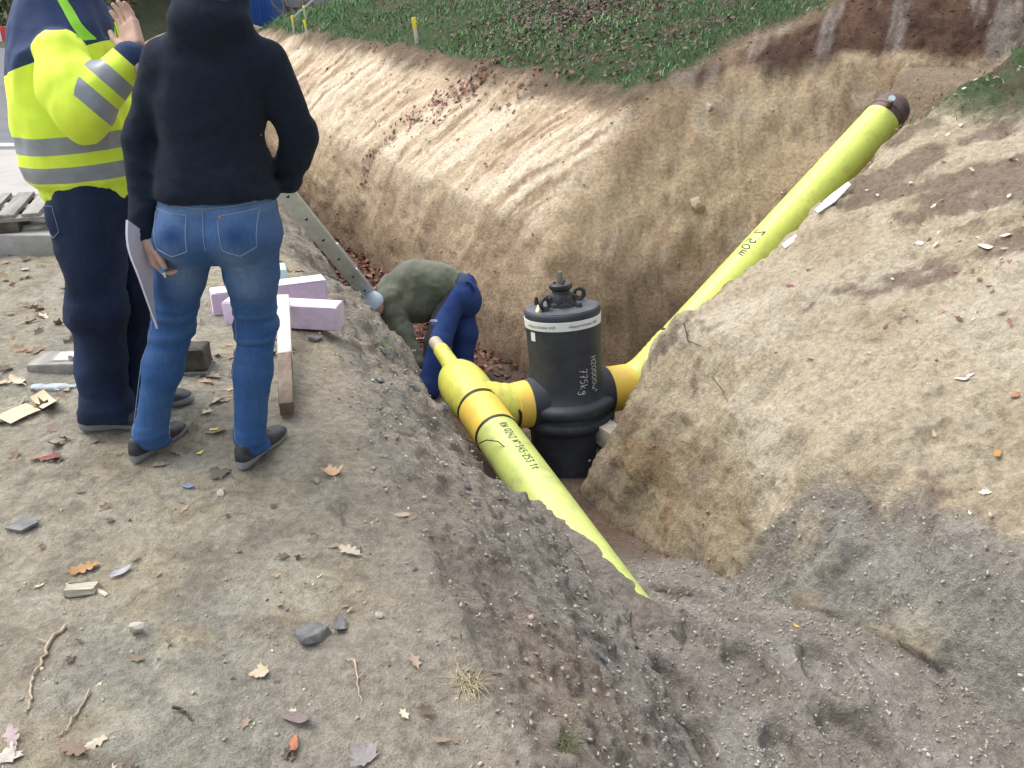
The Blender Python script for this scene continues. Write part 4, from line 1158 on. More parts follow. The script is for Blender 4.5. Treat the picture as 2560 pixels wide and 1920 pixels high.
# barriers and beacon on the road
M_RED = mat_plain('barrier_red', (.55, .05, .04), rough=.5); M_WHT = mat_plain('barrier_white', (.72, .73, .75), rough=.5, vary=.05)
br_ = tag(empty('traffic_barrier', (-7.65, 13.2, .022)), 'red and white striped barrier board at the left edge by the road', 'barrier')
for k in range(6):
    MB().box((-.9 + k * .36, 0, .70), (.36, .03, .20), bev=.004).obj('board_panel', M_WHT if k % 2 else M_RED, br_)
for xx in (-.85, 1.02):
    MB().tube([(xx, .03, .03), (xx, .03, .86)], .025, 10).obj('post', M_WHT, br_)
    MB().box((xx, 0, .045), (.16, .7, .09), bev=.01).obj('foot', mat_plain('rubber_foot', (.05, .05, .05), rough=.9), br_)
wb_ = tag(empty('traffic_barrier', (-6.55, 12.9, .022)), 'plain white plastic barrier panel between the two standing people', 'barrier')
MB().box((0, 0, .36), (.46, .07, .56), bev=.02).obj('panel', M_WHT, wb_)
MB().box((-.14, 0, .70), (.09, .06, .12), bev=.01).obj('handle', M_WHT, wb_)
MB().box((0, 0, .04), (.52, .30, .08), bev=.015).obj('base', M_WHT, wb_)
bc = tag(empty('warning_beacon', (-6.02, 13.3, .022)), 'white beacon post with orange warning lamp beside the black hood', 'beacon')
MB().box((0, 0, .36), (.16, .05, .66), bev=.01).obj('post', M_WHT, bc)
for k in range(3):
    MB().box((0, -.027, .18 + k * .2), (.14, .004, .08), np.array(Matrix.Rotation(.5, 3, 'Y')), bev=.001).obj('stripe', M_RED, bc)
M_AMB = mat_plain('amber_lens', (.85, .25, .01), rough=.25, vary=.03, spec=.6)
MB().box((0, 0, .725), (.09, .07, .07), bev=.01).obj('lamp_housing', mat_plain('lamp_yellow', (.75, .52, .06), rough=.4), bc)
MB().lathe([(.0, -.05), (.075, -.045), (.088, 0), (.075, .05), (.0, .06)], 20, basis((0, -1, 0), (1, 0, 0)), np.array([0, 0, .84])).obj('lens', M_AMB, bc)
pole = tag(empty('lamp_post', (-8.35, 17.5, .022)), 'thin grey metal post at the roadside scrub between the two standing people', 'post')
MB().tube([(0, 0, 0), (0, 0, 1.2), (0, 0, 5.2)], [.06, .05, .035], 14).obj('post', M_GALV, pole)
MB().tube([(0, 0, 5.15), (.25, -.1, 5.3), (.8, -.3, 5.35)], [.03, .028, .025], 10).obj('arm', M_GALV, pole)
MB().box((1.0, -.38, 5.35), (.55, .2, .10), np.array(Matrix.Rotation(-.35, 3, 'Z')), bev=.03).obj('lamp_head', M_GALV, pole)

# far end: spoil heap, blue container, pale house
def heap(name, label, cat, c, r_, h_, mat, seed):
    n = 40
    V, F = [], []
    u = np.linspace(-1, 1, n)
    A, B = np.meshgrid(u, u)
    R_ = np.sqrt(A ** 2 + B ** 2)
    Z = h_ * np.clip(1 - R_, 0, 1) ** .8 * (1 + .35 * fbm(A.ravel(), B.ravel(), 0 * A.ravel(), 3, 4, seed).reshape(A.shape)) - .05
    V = np.stack([A.ravel() * r_[0], B.ravel() * r_[1], Z.ravel()], 1)
    F = [(i * n + j, i * n + j + 1, (i + 1) * n + j + 1, (i + 1) * n + j) for i in range(n - 1) for j in range(n - 1)]
    o = MB().add(V, F).obj(name, mat); o.location = c
    return tag(o, label, cat)
heap('spoil_heap', 'brown heap of dug soil below the blue container', 'soil heap', (-6.35, 20.2, .05), (1.9, 1.6), .62, mat_plain('spoil', (.22, .16, .11), rough=.95, vary=.3, vscale=4, bump=.05, bscale=9), 5)
M_BLUE = mat_plain('container_blue', (.02, .10, .42), rough=.5, vary=.12, vscale=2, dirt=(.05, .10, .22), dscale=2, damt=.5)
ct = tag(empty('site_container', (-8.1, 25.5, .0), (0, 0, .10)), 'bright blue site container at the far end of the trench', 'container')
MB().box((0, 0, 1.35), (3.4, 2.4, 2.5), bev=.02).obj('body', M_BLUE, ct)
for k in range(17):
    MB().box((-1.6 + k * .2, -1.215, 1.35), (.09, .035, 2.3), bev=.01).obj('rib', M_BLUE, ct)
for xx in (-1.66, 1.66):
    MB().box((xx, -1.20, 1.35), (.12, .12, 2.56), bev=.01).obj('corner_post', M_BLUE, ct)
MB().box((0, 0, 2.63), (3.46, 2.46, .08), bev=.01).obj('roof', M_BLUE, ct)
hs = tag(empty('house', (-8.0, 36.0, .0), (0, 0, -.15)), 'white rendered house wall far behind the grassy bank', 'house')
MB().box((0, 0, 2.2), (8.0, 6.0, 4.4), bev=.02).obj('wall', mat_plain('white_render', (.66, .68, .70), rough=.9, vary=.06), hs)
rf = MB().add(np.array([(-4.3, -3.4, 4.4), (4.3, -3.4, 4.4), (4.3, 3.4, 4.4), (-4.3, 3.4, 4.4), (-4.3, 0, 6.8), (4.3, 0, 6.8)]), [(0, 1, 5, 4), (2, 3, 4, 5), (0, 4, 3), (1, 2, 5), (0, 3, 2, 1)]).obj('roof', mat_plain('roof_tiles', (.16, .07, .05), rough=.85, vary=.2), hs, smooth=False)
for xx in (-2.3, .2, 2.6):
    w_ = MB().box((xx, -3.01, 2.5), (1.0, .06, 1.3), bev=.01).obj('window', M_WHT, hs)
    MB().box((xx, -3.045, 2.5), (.84, .02, 1.12), bev=.003).obj('pane', mat_plain('window_glass', (.03, .04, .05), rough=.1), w_)

# marker stakes on the grass
M_SY = mat_plain('stake_yellow', (.78, .72, .05), rough=.6, vary=.05); M_SW = mat_plain('stake_wood', (.55, .53, .42), rough=.8, vary=.15)
STK = [(-1.26, 12.24, .34, -.10, 'thick yellow-topped wooden stake at the grass edge above the far slope'),
       (-3.84, 16.3, .32, -.03, 'yellow marker stake with tape, leftmost of the three at the far end'),
       (-3.70, 16.75, .26, -.12, 'yellow marker stake furthest back, joined by tape to its left neighbour'),
       (-3.43, 15.5, .30, -.10, 'yellow marker stake nearest of the three at the far end')]
def gzf(x, y): return ground_z(x, y)
for x, y, h_, lean, lb in STK:
    st_ = tag(empty('marker_stake', (x, y, gzf(x, y) - .03), (0, lean, 0)), lb, 'stake')
    wd = .05 if 'thick' in lb else .034
    MB().box((0, 0, h_ * .32), (wd, wd * .7, h_ * .66), bev=.004).obj('stake', M_SW, st_)
    MB().box((0, 0, h_ * .84), (wd + .004, wd * .7 + .004, h_ * .40), bev=.004).obj('painted_top', M_SY, st_)
t0 = np.array([-3.85, 16.3, gzf(-3.84, 16.3) + .25]); t1 = np.array([-3.40, 17.6, gzf(-3.40, 17.6) + .35])
tp = MB().box((t0 + t1) / 2, (np.linalg.norm(t1 - t0), .004, .035), np.stack([(t1 - t0) / np.linalg.norm(t1 - t0), np.cross((0, 0, 1), (t1 - t0) / np.linalg.norm(t1 - t0)), (0, 0, 1)], 1)).obj('barrier_tape', M_WHT)
tag(tp, 'pale barrier tape strung from the leftmost far yellow stake', 'tape')

# ------------------------------------------------------------------ scatter: grass, leaves, clods, scrub
def scatter_mesh(name, baseV, baseF, pos, nrm, scale, yaw, mat, col=None, tilt=None):
    """many copies of one small shape as a single mesh"""
    baseV = np.asarray(baseV, float); n, m = len(pos), len(baseV)
    nrm = nrm / np.linalg.norm(nrm, axis=1)[:, None]
    ref = np.stack([np.cos(yaw), np.sin(yaw), 0 * yaw], 1)
    X_ = ref - nrm * (ref * nrm).sum(1)[:, None]; X_ /= np.linalg.norm(X_, axis=1)[:, None] + 1e-9
    Y_ = np.cross(nrm, X_)
    B = baseV[None] * (scale[:, None, None] if scale.ndim == 1 else scale[:, None, :])
    V = pos[:, None] + B[..., 0:1] * X_[:, None] + B[..., 1:2] * Y_[:, None] + B[..., 2:3] * nrm[:, None]
    F = (np.array(baseF)[None] + (np.arange(n) * m)[:, None, None]).reshape(-1, len(baseF[0]))
    me = mk_mesh(name, V.reshape(-1, 3), F, smooth=False)
    if col is not None:
        set_col(me, np.repeat(col, m, 0))
    return link(name, me, mat)

gt, gs, gq, ga, gr, gw, ge, gd = GC
vis = (np.abs(GV[:, 0]) < .62 * (GV[:, 1] + .35) + .35) & (GV[:, 1] > .9)
NN = np.where(GN[:, 2:3] < 0, -GN, GN)
def pick(weight, n, dens_pow=0.0):
    """random ground vertices, chosen by weight times the area a vertex stands for"""
    area = np.maximum(.0105, .0048 * GV[:, 1]) * (2 * (.70 * np.maximum(GV[:, 1], 2.3) + 2.6) / 700)
    w_ = weight * vis * area
    w_ = np.where(np.isfinite(w_), w_, 0); w_ /= w_.sum()
    return RNG.choice(len(GV), n, p=w_)

# grass on the hillside and on the right-hand top
nG = 110000
i_ = pick(GW['grass'] * (GV[:, 1] < 26) / np.maximum(gd, 4) ** 1.2, nG)
pos = GV[i_] + np.concatenate([RNG.normal(0, .03, (nG, 2)), np.zeros((nG, 1))], 1) - (0, 0, .01)
sc_ = RNG.uniform(.5, 1.15, nG) * (.030 + .0032 * gd[i_])
blade = [(-.10, 0, 0), (.10, 0, 0), (.07, .16, .55), (-.07, .16, .55), (0, .55, 1.0)]
bladeF = [(0, 1, 2), (0, 2, 3), (3, 2, 4)]
gcol = np.array([.115, .225, .10])[None] * RNG.uniform(.55, 1.5, (nG, 1)) * (1 + RNG.normal(0, .10, (nG, 3)))
dry = RNG.random(nG) < .10
gcol[dry] = np.array([.20, .18, .08]) * RNG.uniform(.6, 1.2, (dry.sum(), 1))
patch = fbm(pos[:, 0], pos[:, 1], 0 * pos[:, 0], .9, 3, 77)
gcol *= (1 + .45 * patch)[:, None]
sc_ *= (1 + .5 * patch)
keep = (patch + RNG.normal(0, .15, nG)) > -.30
M_GRASS = mat_plain('grass_blades', (.06, .11, .03), rough=.7, vary=0, vcol=True, spec=.2)
up_ = np.array([0, 0, 1.0])[None] + RNG.normal(0, .35, (nG, 3)) * [1, 1, .2]
g_o = scatter_mesh('grass', blade, bladeF, pos[keep], up_[keep], sc_[keep], RNG.uniform(0, 6.28, nG)[keep], M_GRASS, np.clip(gcol[keep], .01, .5))
tag(stuff(g_o), 'short green grass on the bank above the trenches', 'grass')

# fallen leaves: too many to count
lf = [(0, -.9, .0), (.14, -.45, .02), (.42, -.38, .12), (.26, -.05, .05), (.46, .28, .16), (.16, .38, .04), (0, .80, .12), (-.20, .36, .0), (-.44, .22, .10), (-.22, -.06, .02), (-.38, -.42, .14), (-.10, -.48, .0), (0, 0, -.05)]
lfF = [(12, i, (i + 1) % 12) for i in range(12)]
M_LITTER = mat_plain('leaf_litter', (.2, .1, .08), rough=.75, vary=0, vcol=True, spec=.25)
def litter(name, weight, n, size, cols, label, lift=.008, seedv=0):
    k = pick(weight, n)
    pos = GV[k] + np.concatenate([RNG.normal(0, .02, (n, 2)), RNG.uniform(0, lift * 2, (n, 1))], 1)
    nn = NN[k] + RNG.normal(0, .35, (n, 3))
    cols = np.array(cols)
    c = cols[RNG.integers(0, len(cols), n)] * RNG.uniform(.6, 1.35, (n, 1))
    s_ = RNG.uniform(size[0], size[1], n)
    o = scatter_mesh(name, lf, lfF, pos, nn, s_, RNG.uniform(0, 6.28, n), M_LITTER, np.clip(c, .01, .8))
    return tag(stuff(o), label, 'leaves')
g3 = lambda x, y, sx, sy: np.exp(-(((GV[:, 0] - x) / sx) ** 2 + ((GV[:, 1] - y) / sy) ** 2))
PURP = [(.105, .055, .055), (.12, .068, .064), (.075, .046, .046), (.14, .09, .082), (.18, .125, .115)]
patchn = fbm(GV[:, 0], GV[:, 1], 0 * GV[:, 0], 1.1, 3, 88)
litter('leaf_litter', GW['grass'] * (g3(1.0, 11.5, 1.15, 2.6) * 1.4 + g3(-1.7, 15.5, .6, 1.6) * .35 + .006) * np.clip(patchn + .7, .05, 2), 6500, (.026, .048), PURP, 'dense purple brown fallen leaves strewn over the grassy bank', .03)
litter('leaf_litter', GW['floor'] * sstep(1.6, 2.4, gs) * (GV[:, 1] < 15), 2600, (.035, .065), [(.16, .06, .045), (.22, .09, .06), (.12, .06, .05), (.25, .15, .10)], 'red brown fallen leaves covering the far trench floor', .02)
litter('leaf_litter', g3(-.55, 10.05, .32, .22) + g3(-.95, 10.3, .30, .12) * .7 + g3(-1.57, 10.4, .22, .10) * .6 + g3(.3, 9.2, .5, .3) * .12 + GW['far'] * (GV[:, 2] > -.3) * (1 - GW['grass']) * (GV[:, 1] > 7.4) * (gr > 1) * .006, 420, (.032, .055), [(.22, .075, .055), (.15, .07, .05), (.10, .06, .05), (.28, .14, .10)], 'small drifts of red brown leaves on the far slope', .012)
litter('leaf_litter', GW['wedge'] * (sstep(1.6, 3.2, gt) * np.clip(fbm(GV[:, 0], GV[:, 1], 0 * GV[:, 0], 2.4, 3, 99) + .25, 0, 2) + .03) + 3.0 * g3(1.98, 2.9, .16, .05) + 1.2 * g3(2.6, 4.3, .4, .5) * GW['wedge'], 260, (.014, .034), [(.55, .50, .42), (.42, .33, .26), (.20, .10, .08), (.62, .57, .48), (.26, .18, .14)], 'small pale and reddish leaves scattered over the right-hand bank', .006)
litter('leaf_litter', GW['left'] * (gt < -1.0) * (GV[:, 1] > 2.6) * (GV[:, 0] < -1.0) * (GV[:, 1] < 5.1), 300, (.025, .07), [(.34, .26, .18), (.26, .19, .13), (.42, .35, .26), (.16, .12, .09)], 'dull brown leaf bits on the dirt behind the standing people', .006)
litter('leaf_litter', GW['left'] * (gt < -.95) * (GV[:, 1] < 2.6), 90, (.012, .036), [(.26, .20, .15), (.20, .16, .12), (.42, .36, .27), (.13, .10, .085)], 'small leaf bits and bark crumbs on the foreground dirt', .004)

# crumbs of soil and small stones
bm = bmesh.new(); bmesh.ops.create_icosphere(bm, subdivisions=1, radius=1.0)
cv = np.array([v.co[:] for v in bm.verts]); cf = [tuple(v.index for v in f.verts) for f in bm.faces]; bm.free()
M_CLOD = mat_plain('crumbs', (.2, .15, .1), rough=.95, vary=.25, vscale=60, vcol=True, spec=.1, bump=.006, bscale=70)
def crumbs(name, weight, n, size, label, tint=1.0, grey=.12, flat=.7, powr=3.0):
    k = pick(weight, n)
    s0 = size[0] + (size[1] - size[0]) * RNG.random(n) ** powr
    pos = GV[k] + np.concatenate([RNG.normal(0, .012, (n, 2)), np.zeros((n, 1))], 1) + NN[k] * (s0 * .25)[:, None]
    nn = NN[k] + RNG.normal(0, .4, (n, 3))
    sc3 = s0[:, None] * RNG.uniform(.55, 1.25, (n, 3)) * [1, 1, flat]
    colat = G_COL[k] * RNG.uniform(.75, 1.3, (n, 1)) * tint
    gsel = RNG.random(n) < grey
    colat[gsel] = np.array([.21, .21, .20]) * RNG.uniform(.6, 1.4, (gsel.sum(), 1))
    jv = cv * (1 + .30 * RNG.normal(size=(len(cv), 1)))
    o = scatter_mesh(name, jv, cf, pos, nn, sc3, RNG.uniform(0, 6.28, n), M_CLOD, np.clip(colat, .02, .8))
    return tag(stuff(o), label, 'soil')
lsl = GW['left'] * sstep(-1.2, -.9, gt)
crumbs('soil_crumbs', lsl * (GV[:, 1] < 6.5) / np.maximum(gd, 2), 4200, (.002, .011), 'loose crumbs and small stones on the shoulder of the trench', 1.05, .10)
crumbs('soil_crumbs', GW['left'] * (gt < -1.0) * (GV[:, 1] < 5) / np.maximum(gd, 1.5) ** 1.5, 1600, (.0018, .0065), 'fine crumbs on the trodden foreground dirt', 1.05, .08)
crumbs('sand_crumbs', GW['sand'] * (GV[:, 1] < 4.6), 7000, (.002, .0085), 'loose clumps of grey sand in the trench', 1.05, .0)
crumbs('soil_crumbs', (GW['wedge'] * (1 - GW['sand']) * (.3 + 2 * sstep(-.62, -.5, ge) ) + GW['branch'] + GW['floor'] * (1 - GW['sand'])) * (GV[:, 1] < 8), 2600, (.002, .012), 'loose crumbs on the right bank and pit floor', 1.0, .03)
crumbs('soil_crumbs', GW['far'] * (1 - GW['grass']) * (GV[:, 1] < 14) * (.2 + sstep(.9, 1.2, gq) + 1.5 * sstep(.15, -.1, gq) + sstep(.8, 1.0, gr)), 2600, (.004, .017), 'loose crumbs on the far wall and its top edge', .95, .03)

# scrub on the bank beyond the road
nS = 42000
sx, sy = RNG.uniform(-22, -3.2, nS), RNG.uniform(20.2, 25.0, nS)
hill = np.clip((sy - 20.0) * .75, 0, 4)
lump = np.clip(.35 + .9 * fbm(sx, sy, 0 * sx, .55, 4, 140), .05, 1.4)
sz = hill + RNG.random(nS) ** .7 * lump
ok = (sx < -8.9 + .0 * sy) | (sy > 24.4) & (sx < -6.5)
ok |= (sx < -8.4)
scol = np.array([.085, .105, .050])[None] * RNG.uniform(.5, 1.6, (nS, 1)) * (1 + RNG.normal(0, .14, (nS, 3)))
br2 = RNG.random(nS) < .25
scol[br2] = np.array([.17, .14, .09]) * RNG.uniform(.5, 1.3, (br2.sum(), 1))
pos = np.stack([sx, sy, sz], 1)[ok]
o = scatter_mesh('scrub', lf, lfF, pos, RNG.normal(0, 1, (len(pos), 3)) + [0, -.4, .8], RNG.uniform(.05, .14, len(pos)), RNG.uniform(0, 6.28, len(pos)), M_GRASS, np.clip(scol[ok], .01, .5))
tag(stuff(o), 'grey green scrub covering the bank beyond the road', 'scrub')
bank = MB()
bx = np.linspace(-60, -3.0, 60); by = np.linspace(19.7, 60, 60)
A, B = np.meshgrid(bx, by)
Z = np.clip((B - 19.8) * .75, 0, 9) * sstep(-8.0, -10.0, A) * (1 + .15 * fbm(A.ravel(), B.ravel(), 0 * A.ravel(), .5, 3, 150).reshape(A.shape)) - .08
F = [(i * 60 + j, i * 60 + j + 1, (i + 1) * 60 + j + 1, (i + 1) * 60 + j) for i in range(59) for j in range(59)]
structure(bank.add(np.stack([A.ravel(), B.ravel(), Z.ravel()], 1), F).obj('bank', mat_plain('bank_soil', (.075, .085, .045), rough=.95, vary=.4, vscale=2, bump=.05, bscale=6)))
# bare shrubs by the far stakes
M_BARE = mat_plain('bare_twigs', (.21, .19, .17), rough=.9, vary=.2)
def shrub(x, y, h_, seed, label):
    rg_ = random.Random(seed)
    r_ = tag(empty('bare_shrub', (x, y, gzf(x, y))), label, 'shrub', 'bare shrubs behind the grass')
    for k in range(9):
        mb = MB()
        a_ = rg_.uniform(0, 6.28); l_ = h_ * rg_.uniform(.7, 1.1); sp_ = rg_.uniform(.1, .45)
        p = [np.array([.1 * math.cos(a_), .1 * math.sin(a_), 0])]
        for j in range(5):
            p.append(p[-1] + np.array([math.cos(a_) * sp_ * .2 + rg_.uniform(-.06, .06), math.sin(a_) * sp_ * .2 + rg_.uniform(-.06, .06), .2]) * l_)
        mb.tube(p, np.linspace(.018, .005, 6), 5)
        mb.obj('stem', M_BARE, r_)
        mt_ = MB()
        for j in range(10):
            q = p[rg_.randint(1, 5)]; d_ = np.array([rg_.uniform(-1, 1), rg_.uniform(-1, 1), rg_.uniform(.2, 1.2)]) * .22 * l_
            mt_.tube([q, q + d_ * .5 + RNG.normal(0, .02, 3), q + d_], [.006, .004, .002], 4, caps=False)
        stuff(mt_.obj('twigs', M_BARE, r_))
for i, (x, y) in enumerate(((-4.4, 20.5), (-3.7, 21.5), (-5.1, 21.8), (-4.2, 23.0), (-2.9, 22.6))):
    shrub(x, y, 1.5 + .25 * (i % 3), 60 + i, 'bare grey brown shrub at the top of the far grass')
# ------------------------------------------------------------------ people: smooth implicit bodies turned into meshes
def surface_nets(f, lo, hi, h, smooth=2):
    lo, hi = np.array(lo, float), np.array(hi, float)
    n = np.ceil((hi - lo) / h).astype(int) + 1
    ax = [lo[i] + h * np.arange(n[i]) for i in range(3)]
    # coarse pass first, then exact values only near the surface
    st = 4
    cax = [np.append(a_[::st], a_[-1]) for a_ in ax]
    Cg = np.stack(np.meshgrid(*cax, indexing='ij'), -1)
    Dc = f(Cg.reshape(-1, 3)).reshape(Cg.shape[:3])
    ii = [np.minimum((np.arange(n[i]) + st // 2) // st, Dc.shape[i] - 1) for i in range(3)]
    D = Dc[np.ix_(*ii)].copy()
    mask = np.abs(D) < h * st * 1.5 + .025
    I = np.argwhere(mask)
    D[mask] = f(np.stack([ax[0][I[:, 0]], ax[1][I[:, 1]], ax[2][I[:, 2]]], 1))
    S = D < 0
    c = n - 1
    acc = np.zeros((*c, 3)); cnt = np.zeros(c)
    offs = [(i, j, k) for i in (0, 1) for j in (0, 1) for k in (0, 1)]
    def sub(A, o): return A[o[0]:o[0] + c[0], o[1]:o[1] + c[1], o[2]:o[2] + c[2]]
    for a in offs:
        for d in range(3):
            if a[d]: continue
            b = list(a); b[d] = 1
            da, db = sub(D, a), sub(D, tuple(b))
            m = (da < 0) != (db < 0)
            tt = np.where(m, da / np.where(m, da - db, 1), 0)
            for q_ in range(3):
                acc[..., q_] += np.where(m, a[q_] + (tt if q_ == d else 0), 0)
            cnt += m
    act = cnt > 0
    idx = -np.ones(c, int); idx[act] = np.arange(act.sum())
    ijk = np.argwhere(act)
    V = lo + h * (ijk + acc[act] / cnt[act][:, None])
    F = []
    for d in range(3):
        e1, e2 = (d + 1) % 3, (d + 2) % 3
        A = np.take(S, range(0, n[d] - 1), axis=d); B = np.take(S, range(1, n[d]), axis=d)
        m = np.argwhere(A != B)
        ok = (m[:, e1] > 0) & (m[:, e2] > 0) & (m[:, e1] < c[e1]) & (m[:, e2] < c[e2])
        m = m[ok]
        s_in = A[m[:, 0], m[:, 1], m[:, 2]]
        def cell(o1, o2):
            q_ = m.copy(); q_[:, e1] -= o1; q_[:, e2] -= o2
            return idx[q_[:, 0], q_[:, 1], q_[:, 2]]
        quad = np.stack([cell(1, 1), cell(0, 1), cell(0, 0), cell(1, 0)], 1)
        quad[~s_in] = quad[~s_in][:, ::-1]
        F.append(quad)
    F = np.concatenate(F)
    F = F[(F >= 0).all(1)]
    for _ in range(smooth):
        nb = np.zeros_like(V); nc = np.zeros(len(V))
        for a, b in ((0, 1), (1, 2), (2, 3), (3, 0)):
            np.add.at(nb, F[:, a], V[F[:, b]]); np.add.at(nb, F[:, b], V[F[:, a]])
            np.add.at(nc, F[:, a], 1); np.add.at(nc, F[:, b], 1)
        V = V * 0.5 + 0.5 * nb / np.maximum(nc, 1)[:, None]
    return V, F

def seg(P, a, b, ra, rb):
    a, b = np.asarray(a, float), np.asarray(b, float)
    ab = b - a
    t = np.clip(((P - a) @ ab) / (ab @ ab), 0, 1)
    return np.linalg.norm(P - a - t[:, None] * ab, axis=1) - (ra + (rb - ra) * t)

def chain(P, pts, radii, k=0.02):
    d = None
    for i in range(len(pts) - 1):
        x = seg(P, pts[i], pts[i + 1], radii[i], radii[i + 1])
        d = x if d is None else smin(d, x, k)
    return d

def ellip(P, c, r, M=None):
    q = P - np.asarray(c, float)
    if M is not None: q = q @ np.asarray(M)
    r = np.asarray(r, float)
    k0 = np.linalg.norm(q / r, axis=1); k1 = np.linalg.norm(q / r ** 2, axis=1)
    return k0 * (k0 - 1) / (k1 + 1e-9)

def loft(P, rows, yaw=0.0, p=2.4):
    """stacked rounded sections: rows of (z, cx, cy, half width, half depth), turned by yaw"""
    rows = np.array(rows, float)
    z = P[:, 2]
    cx, cy, a, b = [np.interp(z, rows[:, 0], rows[:, i]) for i in (1, 2, 3, 4)]
    dx, dy = P[:, 0] - cx, P[:, 1] - cy
    u = dx * math.cos(yaw) + dy * math.sin(yaw); v = -dx * math.sin(yaw) + dy * math.cos(yaw)
    r_ = (np.abs(u / a) ** p + np.abs(v / b) ** p) ** (1 / p)
    d = (r_ - 1) * np.minimum(a, b)
    return np.maximum(d, np.maximum(rows[0, 0] - z, z - rows[-1, 0]))

def wrinkle(P, freq, amp, seed, stretch=(1, 1, 1), ridged=True):
    n = fbm(P[:, 0] * stretch[0], P[:, 1] * stretch[1], P[:, 2] * stretch[2], freq, 3, seed)
    if ridged: n = 0.5 - np.abs(n) * 1.6
    return n * amp

def hand_sdf(wrist, fwd, nrm, thumb_sign=1, curl=(.25, .35, .3), spread=.12):
    """five-fingered hand; fwd = toward the fingertips, nrm = back of the hand"""
    fwd = np.asarray(fwd, float); fwd /= np.linalg.norm(fwd)
    nrm = np.asarray(nrm, float); nrm = nrm - fwd * (nrm @ fwd); nrm /= np.linalg.norm(nrm)
    x = np.cross(fwd, nrm) * thumb_sign
    M = np.stack([x, fwd, nrm], 1)
    def f(P):
        q = (P - np.asarray(wrist)) @ M
        b = np.abs(q - np.array([0.0, .045, 0])) - np.array([.030, .036, .006])
        d = np.linalg.norm(np.maximum(b, 0), axis=1) + np.minimum(b.max(1), 0) - .009
        d = smin(d, seg(q, (0, -.06, 0), (0, .02, 0), .024, .024), .02)
        for i, (rx, ln) in enumerate(((.030, .070), (.0105, .080), (-.0105, .074), (-.029, .058))):
            p = np.array([rx, .082, 0.0]); ang = -.05; sx = (rx / .03) * spread
            pts = [p]
            for j, fr in enumerate((.45, .31, .24)):
                ang += curl[j] * (1 + .12 * i)
                p = p + ln * fr * np.array([sx, math.cos(ang), -math.sin(ang)])
                pts.append(p)
            d = smin(d, chain(q, pts, [.0095, .0088, .0080, .0070], .004), .006)
        d = smin(d, chain(q, [(.022, .018, -.004), (.045, .040, -.014), (.056, .066, -.020), (.058, .088, -.024)], [.014, .012, .0105, .0085], .005), .010)
        return d
    return f

def split_tris(V, F, f):
    """cut triangles along the zero line of a field given at the vertices"""
    f = np.where(np.abs(f) < 1e-7, 1e-7, f)
    s_ = f[F] > 0
    cnt = s_.sum(1)
    keep = F[(cnt == 0) | (cnt == 3)]
    m = F[(cnt == 1) | (cnt == 2)]
    if len(m) == 0: return V, F
    sm = f[m] > 0
    lone = np.where((sm.sum(1) == 1)[:, None], sm, ~sm).argmax(1)
    r_ = np.arange(len(m))
    a, b, c = m[r_, lone], m[r_, (lone + 1) % 3], m[r_, (lone + 2) % 3]
    def key(x, y): return np.minimum(x, y).astype(np.int64) * len(V) + np.maximum(x, y)
    ks = np.concatenate([key(a, b), key(a, c)])
    u, inv = np.unique(ks, return_inverse=True)
    i0, i1 = u // len(V), u % len(V)
    t_ = f[i0] / (f[i0] - f[i1])
    nv = V[i0] + (V[i1] - V[i0]) * t_[:, None]
    ab, ac = inv[:len(m)] + len(V), inv[len(m):] + len(V)
    F2 = np.concatenate([keep, np.stack([a, ab, ac], 1), np.stack([ab, b, c], 1), np.stack([ab, c, ac], 1)])
    return np.concatenate([V, nv]), F2

def part_split(name_mats, V, F, label_f, parent, base, cols=None):
    """cut one garment surface into neighbouring parts; label_f(P) gives fields, >0 inside part i (the last part is the rest)"""
    F = np.concatenate([F[:, [0, 1, 2]], F[:, [0, 2, 3]]])
    for i in range(len(name_mats) - 1):
        V, F = split_tris(V, F, label_f(V)[i])
    fc = label_f(V[F].mean(1))
    fl = np.full(len(F), len(fc))
    for i in range(len(fc) - 1, -1, -1):
        fl[fc[i] > 0] = i
    out = []
    for i, (nm, mt) in enumerate(name_mats):
        sel = F[fl == i]
        if len(sel) == 0:
            out.append(None); continue
        used, inv = np.unique(sel, return_inverse=True)
        me = mk_mesh(nm, V[used] - base, inv.reshape(sel.shape))
        if cols is not None: set_col(me, cols(V[used]))
        out.append(link(nm, me, mt, parent))
    return out

def cloth(name, f, lo, hi, h, mat, parent, base, smooth=2, cols=None):
    V, F = surface_nets(f, lo, hi, h, smooth)
    me = mk_mesh(name, V - base, F)
    if cols is not None: set_col(me, cols(V))
    return link(name, me, mat, parent), V, F

M_SKIN = mat_plain('skin', (.50, .32, .25), rough=.5, vary=.10, vscale=20, spec=.4)
M_HOOD = mat_plain('black_fleece', (.0105, .0175, .031), rough=.95, vary=.25, vscale=40, bump=.0015, bscale=220, sheen=.03, spec=.15)
M_JEANS = mat_plain('blue_denim', (.05, .14, .38), rough=.85, vary=.16, vscale=120, vcol=True, bump=.0006, bscale=500, spec=.2, stretch=(1, 1, .25))
M_DJEANS = mat_plain('dark_denim', (.012, .020, .045), rough=.85, vary=.22, vscale=110, bump=.0006, bscale=500, spec=.2, vcol=True, stretch=(1, 1, .25))
M_HIVIS = mat_plain('hi_vis_yellow', (.74, .95, .07), rough=.55, vary=.06, vscale=10, spec=.35)
M_NAVY = mat_plain('navy_cloth', (.018, .040, .115), rough=.85, vary=.18, vscale=80, bump=.0005, bscale=400)
M_REFL = mat_plain('reflective_tape', (.27, .30, .33), rough=.42, vary=.10, vscale=30, spec=.6)
M_COLLAR = mat_plain('lime_collar', (.30, .72, .05), rough=.7, vary=.1)
M_SHOE = mat_plain('black_shoe_leather', (.020, .023, .030), rough=.55, vary=.3, vscale=30, dirt=(.16, .13, .10), dscale=20, damt=.45, bump=.001, bscale=120)
